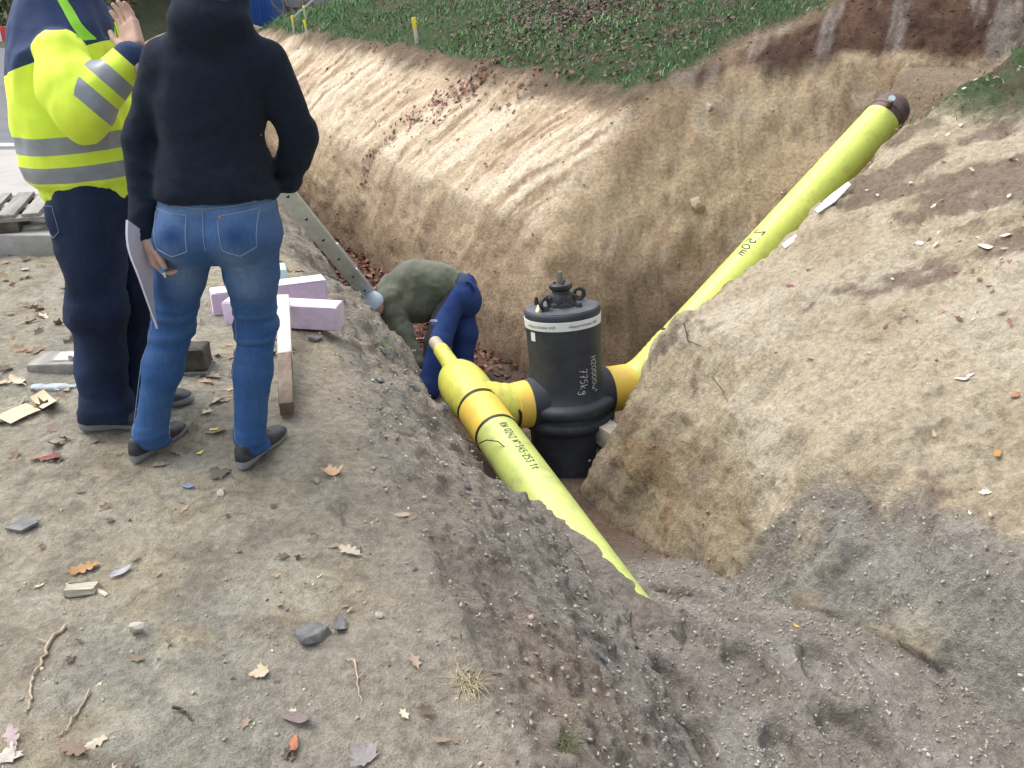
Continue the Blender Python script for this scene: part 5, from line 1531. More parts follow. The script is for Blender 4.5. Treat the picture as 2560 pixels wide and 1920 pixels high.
M_SOLE = mat_plain('grey_rubber_sole', (.22, .24, .25), rough=.7, vary=.15, dirt=(.28, .22, .16), dscale=30, damt=.6)
M_HAIR = mat_plain('dark_brown_hair', (.020, .016, .013), rough=.55, vary=.5, vscale=90, stretch=(1, 1, .08), bump=.002, bscale=150)
M_GREYHAIR = mat_plain('grey_hair', (.12, .11, .10), rough=.6, vary=.4, vscale=90)
M_STITCH = mat_plain('denim_stitch', (.20, .26, .36), rough=.9, vary=.2)
M_RIVET = mat_plain('copper_rivet', (.45, .20, .10), rough=.4, metal=.6)
M_OLIVE = mat_plain('olive_sweatshirt', (.098, .108, .078), rough=.95, vary=.12, vscale=40, bump=.001, bscale=250, sheen=.2, spec=.2)
M_ROYAL = mat_plain('royal_blue_work_cloth', (.016, .050, .20), rough=.85, vary=.15, vscale=50, bump=.0006, bscale=300)
M_PANEL = mat_plain('black_work_cloth', (.014, .015, .018), rough=.85, vary=.2)
M_CAP = mat_plain('pale_blue_cap', (.46, .54, .64), rough=.85, vary=.08)
M_TSHIRT = mat_plain('pale_undershirt', (.55, .50, .50), rough=.9)

def shoe(parent, base, heel, toe, z0, L=.295, laces=True):
    heel, toe = np.array([*heel, z0]), np.array([*toe, z0])
    fd = toe - heel; fd /= np.linalg.norm(fd); sd_ = np.cross(fd, (0, 0, 1)); up = np.array([0, 0, 1.0])
    M = np.stack([sd_, fd, up], 1)
    c0 = heel
    sc_ = L / .295
    def f(P):
        q = (P - c0) @ M / sc_
        y = q[:, 1]
        hw = np.interp(y, [-.02, 0, .04, .10, .17, .23, .27, .295], [.018, .030, .036, .034, .046, .048, .036, .012])
        ht = np.interp(y, [-.02, 0, .05, .09, .14, .20, .25, .28, .295], [.07, .110, .118, .118, .098, .070, .062, .050, .024])
        lift = np.interp(y, [-.02, .0, .08, .12, .20, .25, .295], [.006, 0, 0, .006, 0, .004, .018])
        zc = (ht + lift) / 2
        u = np.abs(q[:, 0] / hw) ** 2.6; v = np.abs((q[:, 2] - zc) / np.maximum((ht - lift) / 2, .01)) ** 3.0
        d = ((u + v) ** (1 / 2.8) - 1) * .03
        d = np.maximum(d, np.maximum(-.02 - y, y - .295))
        return d * sc_
    toe = heel + fd * L
    lo = np.minimum(heel, toe) - .07; hi = np.maximum(heel, toe) + .07
    V, F = surface_nets(f, (lo[0], lo[1], z0 - .03), (hi[0], hi[1], z0 + .14), .0065, 2)
    def lab(P):
        q = (P - c0) @ M / sc_
        y = q[:, 1]
        return [np.interp(y, [-.02, .1, .2, .295], [.044, .036, .034, .046]) - q[:, 2]]
    sole, upper = part_split([('sole', M_SOLE), ('shoe', M_SHOE)], V, F, lab, parent, base)
    sole.parent = upper
    if laces:
        mb = MB()
        for k in range(4):
            y = .10 + k * .022
            hh = np.interp(y, [.09, .14, .20], [.107, .094, .068])
            pts = [c0 + sc_ * M @ np.array([xx, y + .004 * math.sin(xx * 90), hh + .002 - 9 * xx * xx]) - base for xx in np.linspace(-.026, .026, 7)]
            mb.tube(pts, .0028, 6)
        stuff(mb.obj('laces', M_PANEL, upper))
    return upper

# ============================================================ woman, seen from behind
WB = np.array([-1.13, 2.70, 0.0])
wz = ground_z(-1.13, 2.70)
Lh, Rh = np.array([-1.012, 2.62, .90]), np.array([-.822, 2.62, .90])
Lk, Rk = np.array([-1.165, 2.735, .49]), np.array([-.868, 2.70, .50])
La, Ra = np.array([-1.298, 2.69, .10]), np.array([-.930, 2.66, .10])
Ls, Rs = np.array([-.990, 2.60, 1.362]), np.array([-.702, 2.60, 1.358])
Le, Re = np.array([-1.100, 2.62, 1.14]), np.array([-.643, 2.67, 1.135])
Lw, Rw = np.array([-1.120, 2.56, .890]), np.array([-.705, 2.715, 1.005])
HC = np.array([-.815, 2.63, 1.62])
def w_body(P):
    d = loft(P, [(.80, -.915, 2.62, .13, .09), (.95, -.91, 2.62, .15, .10), (1.10, -.885, 2.62, .125, .09), (1.3, -.85, 2.62, .15, .10), (1.42, -.84, 2.61, .10, .06), (1.46, -.835, 2.61, .05, .05)])
    for h_, k_, a_ in ((Lh, Lk, La), (Rh, Rk, Ra)):
        d = smin(d, chain(P, [h_, k_, a_, a_ + (0.01, .10, -.06)], [.072, .050, .036, .03]), .03)
    for s_, e_, w_ in ((Ls, Le, Lw), (Rs, Re, Rw)):
        d = smin(d, chain(P, [s_, e_, w_], [.042, .034, .024]), .03)
    d = smin(d, chain(P, [(-.835, 2.61, 1.40), (-.82, 2.62, 1.53)], [.052, .050]), .03)
    d = smin(d, ellip(P, HC, (.072, .092, .110)), .02)
    d = smin(d, ellip(P, HC + (0, .095, -.015), (.012, .018, .024)), .012)                    # nose
    d = smin(d, ellip(P, HC + (0, .075, -.060), (.026, .018, .010)), .012)                    # mouth
    for sx in (-1, 1):
        d = smin(d, ellip(P, HC + (sx * .073, .0, -.01), (.010, .02, .030)), .01)             # ears
        d = np.maximum(d, -ellip(P, HC + (sx * .031, .096, .012), (.014, .012, .009)))         # eye hollows
    return d
V, F = surface_nets(w_body, (-1.42, 2.38, .02), (-.48, 3.02, 1.76), .0095, 1)
hf = hand_sdf(Lw + np.array([.004, -.005, -.03]), (.10, .06, -1.0), (-.85, -.35, 0), thumb_sign=-1, curl=(.55, .75, .5))
HV, HF = surface_nets(hf, Lw - (.10, .12, .26), Lw + (.12, .12, .05), .0042, 1)
hf2 = hand_sdf(Rw + np.array([-.05, .015, -.0]), (-.97, .22, -.05), (.3, .95, .1), thumb_sign=1, curl=(.3, .4, .3))
HV2, HF2 = surface_nets(hf2, Rw - (.28, .15, .16), Rw + (.10, .24, .10), .0045, 1)
V = np.concatenate([V, HV, HV2]); F = np.concatenate([F, HF + (len(V) - len(HV) - len(HV2)), HF2 + (len(V) - len(HV2))])
me = mk_mesh('person', V - WB, F)
woman = tag(link('person', me, M_SKIN), 'person in black hooded fleece and light blue jeans, back to the viewer, holding papers', 'person')
woman.location = WB + (0, 0, wz)

def torso_w(P):
    d = loft(P, [(.975, -.908, 2.62, .180, .126), (.988, -.908, 2.62, .187, .132), (1.02, -.905, 2.62, .182, .132), (1.07, -.902, 2.62, .166, .126), (1.15, -.896, 2.62, .152, .120), (1.26, -.872, 2.615, .164, .122),
                 (1.35, -.852, 2.61, .166, .112), (1.41, -.845, 2.61, .138, .092), (1.45, -.84, 2.61, .096, .08), (1.49, -.838, 2.61, .070, .07)], p=2.3)
    return d
def hoodie(P):
    d = torso_w(P)
    arms = None
    for s_, e_, w_, r3 in ((Ls, Le, Lw, .046), (Rs, Re, Rw, .044)):
        x = chain(P, [s_, e_, w_], [.060, .051, r3], .03)
        d = smin(d, x, .022)
    # the hood lying on the shoulders, a soft roll behind the neck
    d = smin(d, ellip(P, (-.828, 2.552, 1.470), (.112, .075, .060)), .07)
    d = smin(d, ellip(P, (-.825, 2.60, 1.52), (.098, .085, .07)), .03)
    low = sstep(1.15, .98, P[:, 2])
    d = d - wrinkle(P, 5.0, .011, 301, (1, 1, 1.6)) - low * wrinkle(P, 7, .014, 305, (.6, .6, 3.2))
    return d
hood, V, F = cloth('hooded_fleece', hoodie, (-1.28, 2.36, .82), (-.48, 2.96, 1.60), .0085, M_HOOD, woman, WB, 2)
for (w_, e_, nm) in ((Lw, Le, 'cuff'), (Rw, Re, 'cuff')):
    dr = (w_ - e_) / np.linalg.norm(w_ - e_)
    MB().tube([w_ - dr * .045 - WB, w_ - dr * .03 - WB, w_ + dr * .015 - WB, w_ + dr * .022 - WB], [.047, .044, .043, .036], 24).obj(nm, M_HOOD, hood)
def hair_w(P):
    d = ellip(P, HC + (0, -.012, .012), (.088, .104, .118))
    d = smin(d, ellip(P, (-.812, 2.545, 1.50), (.062, .045, .11)), .04)
    cut = ellip(P, HC + (0, .10, -.045), (.070, .08, .10))
    d = np.maximum(d, -cut)
    return d - wrinkle(P, 14, .006, 311, (1, 1, .15))
cloth('hair', hair_w, (-.95, 2.45, 1.36), (-.68, 2.78, 1.78), .0075, M_HAIR, woman, WB, 1)

def jeans(P):
    d = loft(P, [(.76, -.915, 2.63, .10, .075), (.80, -.915, 2.625, .165, .11), (.84, -.914, 2.615, .192, .130), (.88, -.912, 2.615, .190, .132), (.93, -.910, 2.62, .182, .122), (1.03, -.908, 2.62, .166, .110)], p=2.5)
    for h_, k_, a_, f_ in ((Lh, Lk, La, 0), (Rh, Rk, Ra, 1)):
        m1 = h_ * .5 + k_ * .5
        cf = k_ * .62 + a_ * .38 + np.array([0, -.012, 0])
        x = chain(P, [h_ + (0, -.005, -.05), m1, k_, cf, a_ + (0, -.005, .0), a_ + (.006, .012, -.05)], [.090, .082, .066, .063, .052, .055], .03)
        x = np.maximum(x, .045 + .02 * f_ * 0 - P[:, 2] - .0)
        d = smin(d, x, .028)
    for b_ in ((-.998, 2.535, .862), (-.832, 2.535, .864)):                        # seat
        d = smin(d, ellip(P, b_, (.088, .072, .085)), .03)
    kneez = np.exp(-((P[:, 2] - .50) / .11) ** 2) + .8 * np.exp(-((P[:, 2] - .09) / .07) ** 2) + .55 * np.exp(-((P[:, 2] - .745) / .05) ** 2)
    d = d - kneez * wrinkle(P, 6.5, .0120, 321, (.35, .8, 4.2)) - wrinkle(P, 6, .0040, 325, (1, 1, 1.5))
    return d
def jeans_col(V):
    base = np.array([.030, .088, .235]); fade = np.array([.150, .240, .385]); dark = np.array([.016, .052, .165])
    z = V[:, 2]
    th = np.where(V[:, 0] < -.915, V[:, 0] + 1.045, V[:, 0] + .845)
    f = np.exp(-((z - .74) / .10) ** 2) * np.exp(-(th / .06) ** 2) * .75 + .35 * np.exp(-((z - .90) / .05) ** 2) + .45 * np.exp(-((z - .955) / .02) ** 2)
    f = f + .22 * fbm(V[:, 0], V[:, 1], V[:, 2], 9, 3, 331) + .35 * np.clip(wrinkle(V, 6.5, 1, 321, (.35, .8, 4.2)), 0, 1) * np.exp(-((z - .50) / .13) ** 2)
    f = np.clip(f, 0, 1)[:, None]
    C = base * (1 - f) + fade * f
    g = np.clip(np.exp(-((z - .885) / .035) ** 2) * np.exp(-((np.abs(V[:, 0] + .913) - .095) / .045) ** 2) * .9, 0, 1)[:, None]
    return C * (1 - g) + dark * g
jn, V, F = cloth('jeans', jeans, (-1.42, 2.42, .02), (-.66, 2.90, 1.04), .0078, M_JEANS, woman, WB, 2, jeans_col)
from mathutils.bvhtree import BVHTree
def seam(parent, base, V, F, pts, mat, name, rad=.0016, direc=(0, 1, 0), lift=.0008, n=12, orig=(0, -.6, 0)):
    bvh = BVHTree.FromPolygons([tuple(v) for v in V], [tuple(int(i) for i in f) for f in F])
    out = []
    pts = np.array(pts, float)
    for a, b in zip(pts[:-1], pts[1:]):
        for k in range(n):
            p = a + (b - a) * k / n
            h_ = bvh.ray_cast(Vector(p + np.array(orig)), Vector(direc))
            if h_[0] is not None:
                out.append(np.array(h_[0]) + np.array(h_[1]) * lift - base)
    if len(out) > 2:
        return MB().tube(np.array(out), rad, 5).obj(name, mat, parent)
def pocket(x0, x1, zt, zb, tilt):
    y = 2.62
    xm = (x0 + x1) / 2
    return [(x0, y, zt), (x1, y, zt + tilt), (x1 - .006, y, zb + .02 + tilt * .4), (xm, y, zb), (x0 + .006, y, zb + .02), (x0, y, zt)]
seam(jn, WB, V, F, pocket(-1.070, -.962, .950, .822, -.010), M_STITCH, 'pocket')
seam(jn, WB, V, F, pocket(-.868, -.758, .938, .822, .014), M_STITCH, 'pocket')
seam(jn, WB, V, F, [(-.913, 2.62, .985), (-.915, 2.62, .90), (-.918, 2.62, .83)], M_STITCH, 'seat_seam')
seam(jn, WB, V, F, [(-1.075, 2.62, .972), (-1.0, 2.62, .966), (-.915, 2.62, .958), (-.83, 2.62, .964), (-.755, 2.62, .972)], M_STITCH, 'yoke_seam')
for (xa, k_, a_) in ((-1.0, Lk, La), (-.82, Rk, Ra)):
    seam(jn, WB, V, F, [(k_[0] - .045, 2.62, .70), (k_[0] - .050, 2.62, .50), (a_[0] - .040, 2.62, .25), (a_[0] - .035, 2.62, .10)], M_STITCH, 'leg_seam')
rv = MB().lathe([(.0045, 0), (.0045, .003), (.002, .004), (0, .004)], 10, basis((0, -1, .1)), np.array([-.862, 2.492, .935]) - WB).obj('rivet', M_RIVET, jn)
shoe(woman, WB, (-1.343, 2.640), (-1.260, 2.875), 0.0, L=.262)
shoe(woman, WB, (-.950, 2.595), (-.868, 2.850), 0.0, L=.272)

# the papers and pen in her left hand
M_PAPER = mat_plain('white_lilac_paper', (.56, .58, .72), rough=.6, vary=.06, vscale=6)
folder = tag(empty('paper_pad', Lw + (-.01, -.02, -.10)), 'white writing pad with bent corner held down beside the light blue jeans', 'papers')
fo = np.array(folder.location)
c4 = np.array([[-1.128, 2.47, .930], [-1.108, 2.585, .835], [-1.148, 2.60, .533], [-1.130, 2.47, .775]])
# grid of the sheet: the far lower corner hangs down
nu, nv = 7, 9
Vs = []
for i in range(nv):
    for j in range(nu):
        u_, v_ = j / (nu - 1), i / (nv - 1)
        p = (c4[0] * (1 - u_) + c4[1] * u_) * (1 - v_) + (c4[3] * (1 - u_) + c4[2] * u_) * v_
        p = p + np.array([-.02, -.01, 0]) * math.sin(v_ * 3.1) * .5 + np.array([-.012, .0, 0]) * u_ * v_
        Vs.append(p)
Vs = np.array(Vs)
Fs = [(i * nu + j, i * nu + j + 1, (i + 1) * nu + j + 1, (i + 1) * nu + j) for i in range(nv - 1) for j in range(nu - 1)]
off = np.array([.004, -.002, 0])
n_ = len(Vs)
rim = [j for j in range(nu)] + [i * nu + nu - 1 for i in range(1, nv)] + [(nv - 1) * nu + j for j in range(nu - 2, -1, -1)] + [i * nu for i in range(nv - 2, 0, -1)]
Fr = [(rim[k], rim[(k + 1) % len(rim)], rim[(k + 1) % len(rim)] + n_, rim[k] + n_) for k in range(len(rim))]
at_parent(MB().add(np.concatenate([Vs + off, Vs - off]), Fs + [tuple(i + n_ for i in f[::-1]) for f in Fs] + Fr).obj('pad_sheets', M_PAPER), folder)
pr = MB()
for (u0, v0, ln_) in ((.30, .10, .16), (.62, .40, .2)):
    k0 = Vs[int(v0 * (nv - 1)) * nu + int(u0 * (nu - 1))]; k1 = Vs[min(nv - 1, int((v0 + ln_) * (nv - 1)) + 1) * nu + int(u0 * (nu - 1))]
    pr.tube([k0 - off * 1.3 + (0, -.003, 0), k1 - off * 1.3 + (0, -.003, 0)], .0012, 5)
o = stuff(at_parent(pr.obj('printed_lines', M_INK), folder))
pen = tag(empty('pen', (-1.078, 2.52, .80)), 'bright blue pen held against the white writing pad', 'pen')
M_PEN = mat_plain('blue_plastic', (.01, .30, .68), rough=.3, vary=.03)
pp = np.array([-1.087, 2.520, .860]); pq = np.array([-1.068, 2.520, .735])
pdv = (pq - pp) / np.linalg.norm(pq - pp)
at_parent(MB().tube([pp, pp + pdv * .005, pq - pdv * .018], [.004, .0062, .0058], 12).obj('barrel', M_PEN), pen)
at_parent(MB().tube([pq - pdv * .018, pq - pdv * .004, pq], [.0055, .003, .001], 12).obj('tip', M_WHITE), pen)
at_parent(MB().tube([pp + pdv * .006 + (0, -.007, 0), pp + pdv * .045 + (0, -.008, 0)], .002, 6).obj('clip', M_PEN), pen)

# ============================================================ man in high-visibility jacket, seen from his right side
MBs = np.array([-1.53, 2.98, 0.0]); mz = ground_z(-1.53, 2.98)
yaw = math.radians(12)                                             # he faces right and a little away
mHr, mHl = np.array([-1.435, 2.89, .90]), np.array([-1.44, 3.08, .90])
mKr, mKl = np.array([-1.500, 2.90, .48]), np.array([-1.445, 3.12, .48])
mAr, mAl = np.array([-1.545, 2.89, .09]), np.array([-1.51, 3.08, .09])
mSr, mSl = np.array([-1.375, 2.795, 1.345]), np.array([-1.44, 3.20, 1.385])
mEr, mEl = np.array([-1.315, 2.715, 1.195]), np.array([-1.36, 3.28, 1.13])
mWr, mWl = np.array([-1.165, 2.800, 1.345]), np.array([-1.13, 3.18, 1.20])
mH = np.array([-1.41, 3.01, 1.66])
def m_body(P):
    d = loft(P, [(.80, -1.5, 2.985, .10, .14), (1.0, -1.5, 2.985, .11, .15), (1.35, -1.47, 2.99, .10, .17), (1.46, -1.45, 3.0, .06, .09)], yaw)
    for h_, k_, a_ in ((mHr, mKr, mAr), (mHl, mKl, mAl)):
        d = smin(d, chain(P, [h_, k_, a_, a_ + (.11, .02, -.05)], [.075, .05, .038, .03]), .03)
    for s_, e_, w_ in ((mSr, mEr, mWr), (mSl, mEl, mWl)):
        d = smin(d, chain(P, [s_, e_, w_], [.048, .040, .028]), .03)
    d = smin(d, chain(P, [(-1.45, 3.0, 1.42), (-1.425, 3.0, 1.56)], [.06, .058]), .03)
    d = smin(d, ellip(P, mH, (.095, .076, .115)), .02)
    d = smin(d, ellip(P, mH + (.098, .012, -.012), (.02, .014, .026)), .012)
    d = smin(d, ellip(P, mH + (.080, .012, -.062), (.02, .028, .010)), .012)
    for sy in (-1, 1):
        d = smin(d, ellip(P, mH + (-.002, sy * .077, -.01), (.02, .010, .030)), .01)
        d = np.maximum(d, -ellip(P, mH + (.096, .012 + sy * .032, .014), (.012, .014, .009)))
    return d
V, F = surface_nets(m_body, (-1.72, 2.62, .02), (-1.0, 3.40, 1.80), .0095, 1)
hf = hand_sdf(mWr + np.array([.01, .01, .02]), (-.30, .55, .80), (.5, .75, -.3), thumb_sign=1, curl=(.18, .22, .2), spread=.10)
HV, HF = surface_nets(hf, mWr - (.12, .12, .06), mWr + (.14, .14, .25), .0042, 1)
hf2 = hand_sdf(mWl, (.9, -.1, .3), (0, .2, 1), thumb_sign=-1, curl=(.3, .4, .3))
HV2, HF2 = surface_nets(hf2, mWl - (.1, .14, .12), mWl + (.26, .14, .16), .0045, 1)
V = np.concatenate([V, HV, HV2]); F = np.concatenate([F, HF + (len(V) - len(HV) - len(HV2)), HF2 + (len(V) - len(HV2))])
man = tag(link('person', mk_mesh('person', V - MBs, F), M_SKIN), 'person in bright yellow high-visibility jacket with navy shoulders, one hand raised, at left edge', 'person')
man.location = MBs + (0, 0, mz)

def m_torso(P):
    d = loft(P, [(.885, -1.455, 2.985, .135, .165), (.90, -1.455, 2.985, .140, .172), (.93, -1.455, 2.985, .145, .178), (.955, -1.46, 2.985, .172, .200), (1.0, -1.465, 2.985, .184, .210), (1.10, -1.468, 2.985, .182, .212), (1.25, -1.468, 2.99, .170, .215),
                 (1.36, -1.468, 2.995, .160, .208), (1.43, -1.465, 2.998, .150, .185), (1.49, -1.46, 3.0, .128, .145), (1.56, -1.445, 3.0, .100, .105), (1.60, -1.44, 3.0, .08, .085)], yaw, p=2.3)
    return d
def m_arm_r(P): return chain(P, [mSr, mSr * .45 + mEr * .55 + (-.010, -.012, 0), mEr, mWr], [.072, .074, .066, .038], .05)
def m_arm_l(P): return chain(P, [mSl, mEl, mWl], [.092, .084, .056], .04)
def jacket(P):
    d = m_torso(P)
    d = smin(d, m_arm_r(P), .016)
    d = smin(d, m_arm_l(P), .03)
    d = d - wrinkle(P, 3.6, .026, 401, (1.2, 1.2, .55)) - wrinkle(P, 8, .008, 403, (1, 1, .8)) - sstep(1.25, .95, P[:, 2]) * wrinkle(P, 5, .014, 405, (1, 1, .5))
    hem = sstep(.955, .935, P[:, 2])
    d = d - hem * .003 * np.sin(np.arctan2(P[:, 1] - 2.985, P[:, 0] + 1.485) * 60)
    return d
V, F = surface_nets(jacket, (-1.78, 2.56, .84), (-1.02, 3.42, 1.62), .0075, 2)
def arm_u(P, a, b):
    ab = b - a; return ((P - a) @ ab) / np.linalg.norm(ab)
def jfields(P):
    dt, da, dl = m_torso(P), m_arm_r(P), m_arm_l(P)
    arm_r = (dt - da)                                              # >0 on the right sleeve
    arm_l = (dt - dl)
    z = P[:, 2]
    uf = arm_u(P, mEr, mWr)
    ulf = arm_u(P, mEl, mWl)
    fore = seg(P, mSr, mEr, .074, .066) - seg(P, mEr, mWr, .066, .038)
    forel = seg(P, mSl, mEl, .092, .084) - seg(P, mEl, mWl, .084, .056)
    band_t = np.minimum(np.minimum(-(np.abs(z - 1.082 - .03 * (P[:, 0] + 1.48)) - .027), -arm_r - .004), -arm_l - .004)
    band_b = np.minimum(np.minimum(-(np.abs(z - .990 - .02 * (P[:, 0] + 1.48)) - .026), -arm_r - .004), -arm_l - .004)
    cuffs = np.minimum(np.minimum(uf - .212, arm_r), fore)
    aband1 = np.minimum(np.minimum(-(np.abs(uf - .055) - .026), arm_r), fore)
    aband2 = np.minimum(np.minimum(-(np.abs(uf - .140) - .024), arm_r), fore)
    aband3 = np.minimum(np.minimum(-(np.abs(ulf - .08) - .03), arm_l), forel)
    refl = np.maximum(np.maximum(band_t, band_b), np.maximum(np.maximum(aband1, aband2), aband3))
    yb = 1.325 - .16 * (P[:, 0] + 1.48) * 0 - .05 * np.clip((-.0 - (P[:, 0] + 1.48)) / .16, -1.2, 1.2)
    seamtop = np.where(da < dl, arm_r, arm_l)
    shoulder = 1.405 - z                                            # the sleeve head starts below the shoulder seam
    yoke = np.minimum(z - yb, np.maximum(-np.maximum(arm_r, arm_l) + .010, z - 1.425))
    collar = np.minimum(z - 1.39, .012 - np.abs(P[:, 0] + 1.345 + (z - 1.45) * .55)) - .3 * np.maximum(0, arm_r)
    return [refl, collar, cuffs, yoke]
jk = part_split([('reflective_tape', M_REFL), ('collar', M_COLLAR), ('cuff', M_NAVY), ('navy_yoke', M_NAVY), ('jacket', M_HIVIS)], V, F, jfields, man, MBs)
for o in jk[:-1]:
    if o is not None: o.parent = jk[-1]
def trousers(P):
    d = loft(P, [(.74, -1.435, 2.985, .08, .08), (.79, -1.435, 2.985, .13, .15), (.86, -1.44, 2.985, .140, .170), (.90, -1.45, 2.985, .125, .155), (.97, -1.45, 2.985, .110, .140)], yaw)
    for h_, k_, a_ in ((mHr, mKr, mAr), (mHl, mKl, mAl)):
        x = chain(P, [h_, h_ * .5 + k_ * .5, k_, a_ + (.0, 0, -.01), a_ + (.015, 0, -.05)], [.112, .102, .092, .085, .084], .04)
        x = np.maximum(x, .055 - P[:, 2])
        d = smin(d, x, .02)
    d = smin(d, ellip(P, (-1.505, 2.90, .82), (.085, .085, .10)), .04)
    return d - wrinkle(P, 4.5, .017, 421, (1, 1, 1.2)) - (np.exp(-((P[:, 2] - .12) / .1) ** 2) + .7 * np.exp(-((P[:, 2] - .5) / .1) ** 2)) * wrinkle(P, 6, .016, 425, (.5, .5, 3))
def tr_col(V):
    b, l_ = np.array([.010, .017, .040]), np.array([.024, .045, .105])
    f = np.clip(.35 + .9 * fbm(V[:, 0], V[:, 1], V[:, 2] * .6, 5, 3, 431), 0, 1)[:, None]
    return b * (1 - f) + l_ * f
tj, V, F = cloth('trousers', trousers, (-1.74, 2.70, .02), (-1.20, 3.30, .99), .009, M_DJEANS, man, MBs, 2, tr_col)
seam(tj, MBs, V, F, [(-1.60, 2.9, .87), (-1.515, 2.9, .885), (-1.512, 2.9, .80), (-1.54, 2.9, .775), (-1.60, 2.9, .78)], M_STITCH, 'pocket', rad=.0012)
shoe(man, MBs, (-1.625, 2.868), (-1.34, 2.905), 0.0, laces=False)
shoe(man, MBs, (-1.575, 3.06), (-1.30, 3.09), 0.0, laces=False)
cloth('hair', lambda P: np.maximum(ellip(P, mH + (-.012, 0, .018), (.104, .086, .118)), -ellip(P, mH + (.085, 0, -.05), (.085, .09, .10))), (-1.56, 2.88, 1.50), (-1.26, 3.14, 1.82), .008, M_GREYHAIR, man, MBs, 1)

# ============================================================ worker bending in the trench
KB = np.array([-.53, 6.55, 0.0])
kz0 = ground_z(-.53, 6.5)
KB[2] = kz0
kHn, kHf = np.array([-.50, 6.67, -.86]), np.array([-.44, 6.84, -.86])
kKn, kKf = np.array([-.605, 6.42, -1.16]), np.array([-.40, 6.73, -1.20])
kAn, kAf = np.array([-.69, 6.30, kz0 + .10]), np.array([-.43, 6.68, ground_z(-.43, 6.68) + .10])
kSn, kSf = np.array([-1.00, 6.62, -.86]), np.array([-1.02, 6.92, -.86])
kEn, kEf = np.array([-.905, 6.50, -1.10]), np.array([-1.0, 6.90, -1.12])
kWn, kWf = np.array([-.76, 6.36, -1.30]), np.array([-.86, 6.70, -1.34])
kHead = np.array([-1.125, 6.53, -.875])
spine = [np.array([-.46, 6.75, -.84]), np.array([-.62, 6.76, -.79]), np.array([-.80, 6.77, -.77]), np.array([-.98, 6.77, -.82])]
def k_body(P):
    d = chain(P, spine, [.12, .12, .13, .12], .03)
    for h_, k_, a_ in ((kHn, kKn, kAn), (kHf, kKf, kAf)):
        d = smin(d, chain(P, [h_, k_, a_, a_ + (-.10, .02, -.05)], [.075, .05, .04, .03]), .03)
    for s_, e_, w_ in ((kSn, kEn, kWn), (kSf, kEf, kWf)):
        d = smin(d, chain(P, [s_, e_, w_], [.05, .04, .028]), .03)
    d = smin(d, chain(P, [spine[-1], kHead], [.055, .055]), .03)
    d = smin(d, ellip(P, kHead, (.09, .078, .105)), .02)
    d = smin(d, ellip(P, kHead + (-.075, 0, -.06), (.016, .013, .022)), .01)
    return d
V, F = surface_nets(k_body, (-1.32, 6.25, -1.62), (-.22, 7.12, -.58), .011, 1)
hs = []
for w_, dr in ((kWn, (.35, -.35, -1)), (kWf, (.3, -.3, -1))):
    hv, hfc = surface_nets(hand_sdf(w_, dr, (-.8, -.5, 0), thumb_sign=1, curl=(.4, .5, .4)), w_ - (.12, .16, .24), w_ + (.16, .14, .08), .005, 1)
    F = np.concatenate([F, hfc + len(V)]); V = np.concatenate([V, hv])
worker = tag(link('person', mk_mesh('person', V - KB, F), M_SKIN), 'worker in olive sweatshirt and blue work trousers bending over in the trench', 'person')
worker.location = KB
def sweat(P):
    d = chain(P, [spine[0] + (-.035, 0, .005)] + spine[1:], [.155, .175, .180, .130], .05)
    d = smin(d, ellip(P, (-.79, 6.74, -.90), (.25, .20, .19)), .05)
    for s_, e_, w_ in ((kSn, kEn, kWn), (kSf, kEf, kWf)):
        d = smin(d, chain(P, [s_, e_, w_], [.098, .084, .058], .04), .05)
    d = smin(d, ellip(P, (-1.03, 6.75, -.79), (.07, .10, .05)), .03)
    cutp = -((P - np.array([-.475, 6.75, -.78])) @ np.array([-.93, -.10, .36]))
    d = np.maximum(d, cutp)
    return d - wrinkle(P, 4.2, .024, 501, (1, 1, 1)) - wrinkle(P, 9, .008, 503)
cloth('sweatshirt', sweat, (-1.28, 6.25, -1.42), (-.30, 7.12, -.54), .0095, M_OLIVE, worker, KB, 2)
cloth('undershirt', lambda P: np.maximum(chain(P, [spine[0], spine[1]], [.142, .142]), -((P - np.array([-.44, 6.75, -.78])) @ np.array([-.93, -.1, .36]))), (-.85, 6.5, -1.02), (-.3, 6.95, -.6), .012, M_TSHIRT, worker, KB, 1)
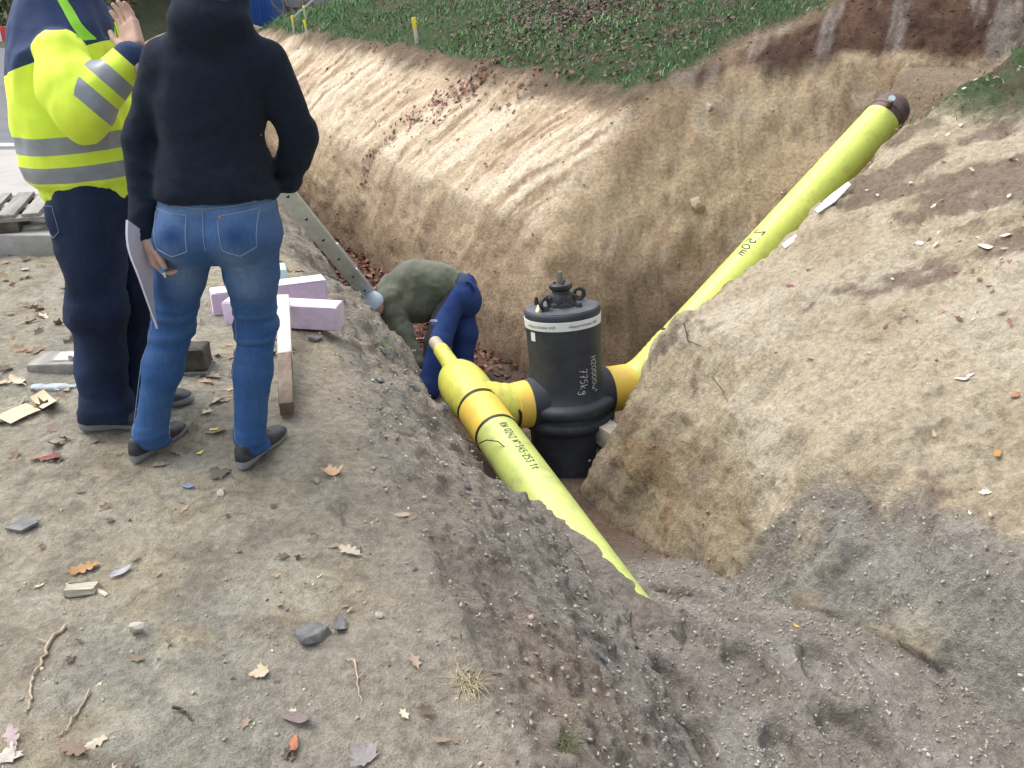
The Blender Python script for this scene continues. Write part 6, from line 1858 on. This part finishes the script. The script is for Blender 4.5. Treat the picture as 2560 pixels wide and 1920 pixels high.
def ktr(P):
    d = ellip(P, (-.435, 6.755, -.86), (.150, .190, .165))
    d = smin(d, seg(P, (-.46, 6.755, -.82), (-.40, 6.755, -.92), .145, .15), .04)
    for h_, k_, a_ in ((kHn, kKn, kAn), (kHf, kKf, kAf)):
        x = chain(P, [h_, k_, a_ + (0, 0, .0), a_ + (-.01, 0, -.06)], [.125, .104, .095, .092], .04)
        d = smin(d, np.maximum(x, a_[2] - .075 - P[:, 2]), .02)
    cutp = ((P - np.array([-.53, 6.75, -.76])) @ np.array([-.80, -.05, .60]))
    return np.maximum(d, cutp) - wrinkle(P, 5, .011, 511, (1, 1, .8))
V, F = surface_nets(ktr, (-.85, 6.15, -1.66), (-.2, 7.05, -.62), .0095, 2)
def kfields(P):
    up = ((P - np.array([-.53, 6.75, -.76])) @ np.array([-.80, -.05, .60]))
    u = arm_u(P, kHn, kKn)
    near = (kHn[1] + .05) - P[:, 1]
    fr = -(P[:, 0] - (kHn[0] + (kKn[0] - kHn[0]) * np.clip(u / .35, 0, 1.8))) - .045
    strip = np.minimum(np.minimum(-(np.abs(u - .255) - .010), near), fr + .02)
    panel = np.minimum(np.minimum(-(np.abs(u - .08) - .12), fr), near)
    panel2 = np.minimum(np.minimum(-(np.abs(u - .42) - .13), fr + .01), near)
    belt = up + .030
    band = np.minimum(up + .115, -np.abs(P[:, 1] - 6.78) + .16)
    return [strip, belt, np.maximum(panel, panel2), band]
kt = part_split([('reflective_strip', M_REFL), ('waistband', M_PANEL), ('black_panel', M_PANEL), ('seat_yoke', M_NAVY), ('work_trousers', M_ROYAL)], V, F, kfields, worker, KB)
for o in kt[:-1]:
    if o is not None: o.parent = kt[-1]
for dy in (-.07, .02, .10):
    c_ = np.array([-.335, 6.72 + dy, -.745])
    MB().tube([c_ + (-.04, 0, .035) - KB, c_ + (.005, 0, .012) - KB, c_ + (.035, 0, -.05) - KB], .012, 6).obj('belt_loop', M_ROYAL, kt[-1])
cloth('cap', lambda P: np.maximum(ellip(P, kHead + (-.006, 0, .004), (.104, .092, .116)), (P - kHead) @ np.array([.55, 0, -.8]) * -1 - .03 if False else -((P - kHead) @ np.array([-.62, 0, .78])) - .03), (-1.30, 6.40, -1.05), (-.95, 6.68, -.72), .008, M_CAP, worker, KB, 1)
for a_ in (kAn, kAf):
    shoe(worker, KB, (a_[0] + .06, a_[1] - .01), (a_[0] - .22, a_[1] + .02), a_[2] - .10, laces=False)
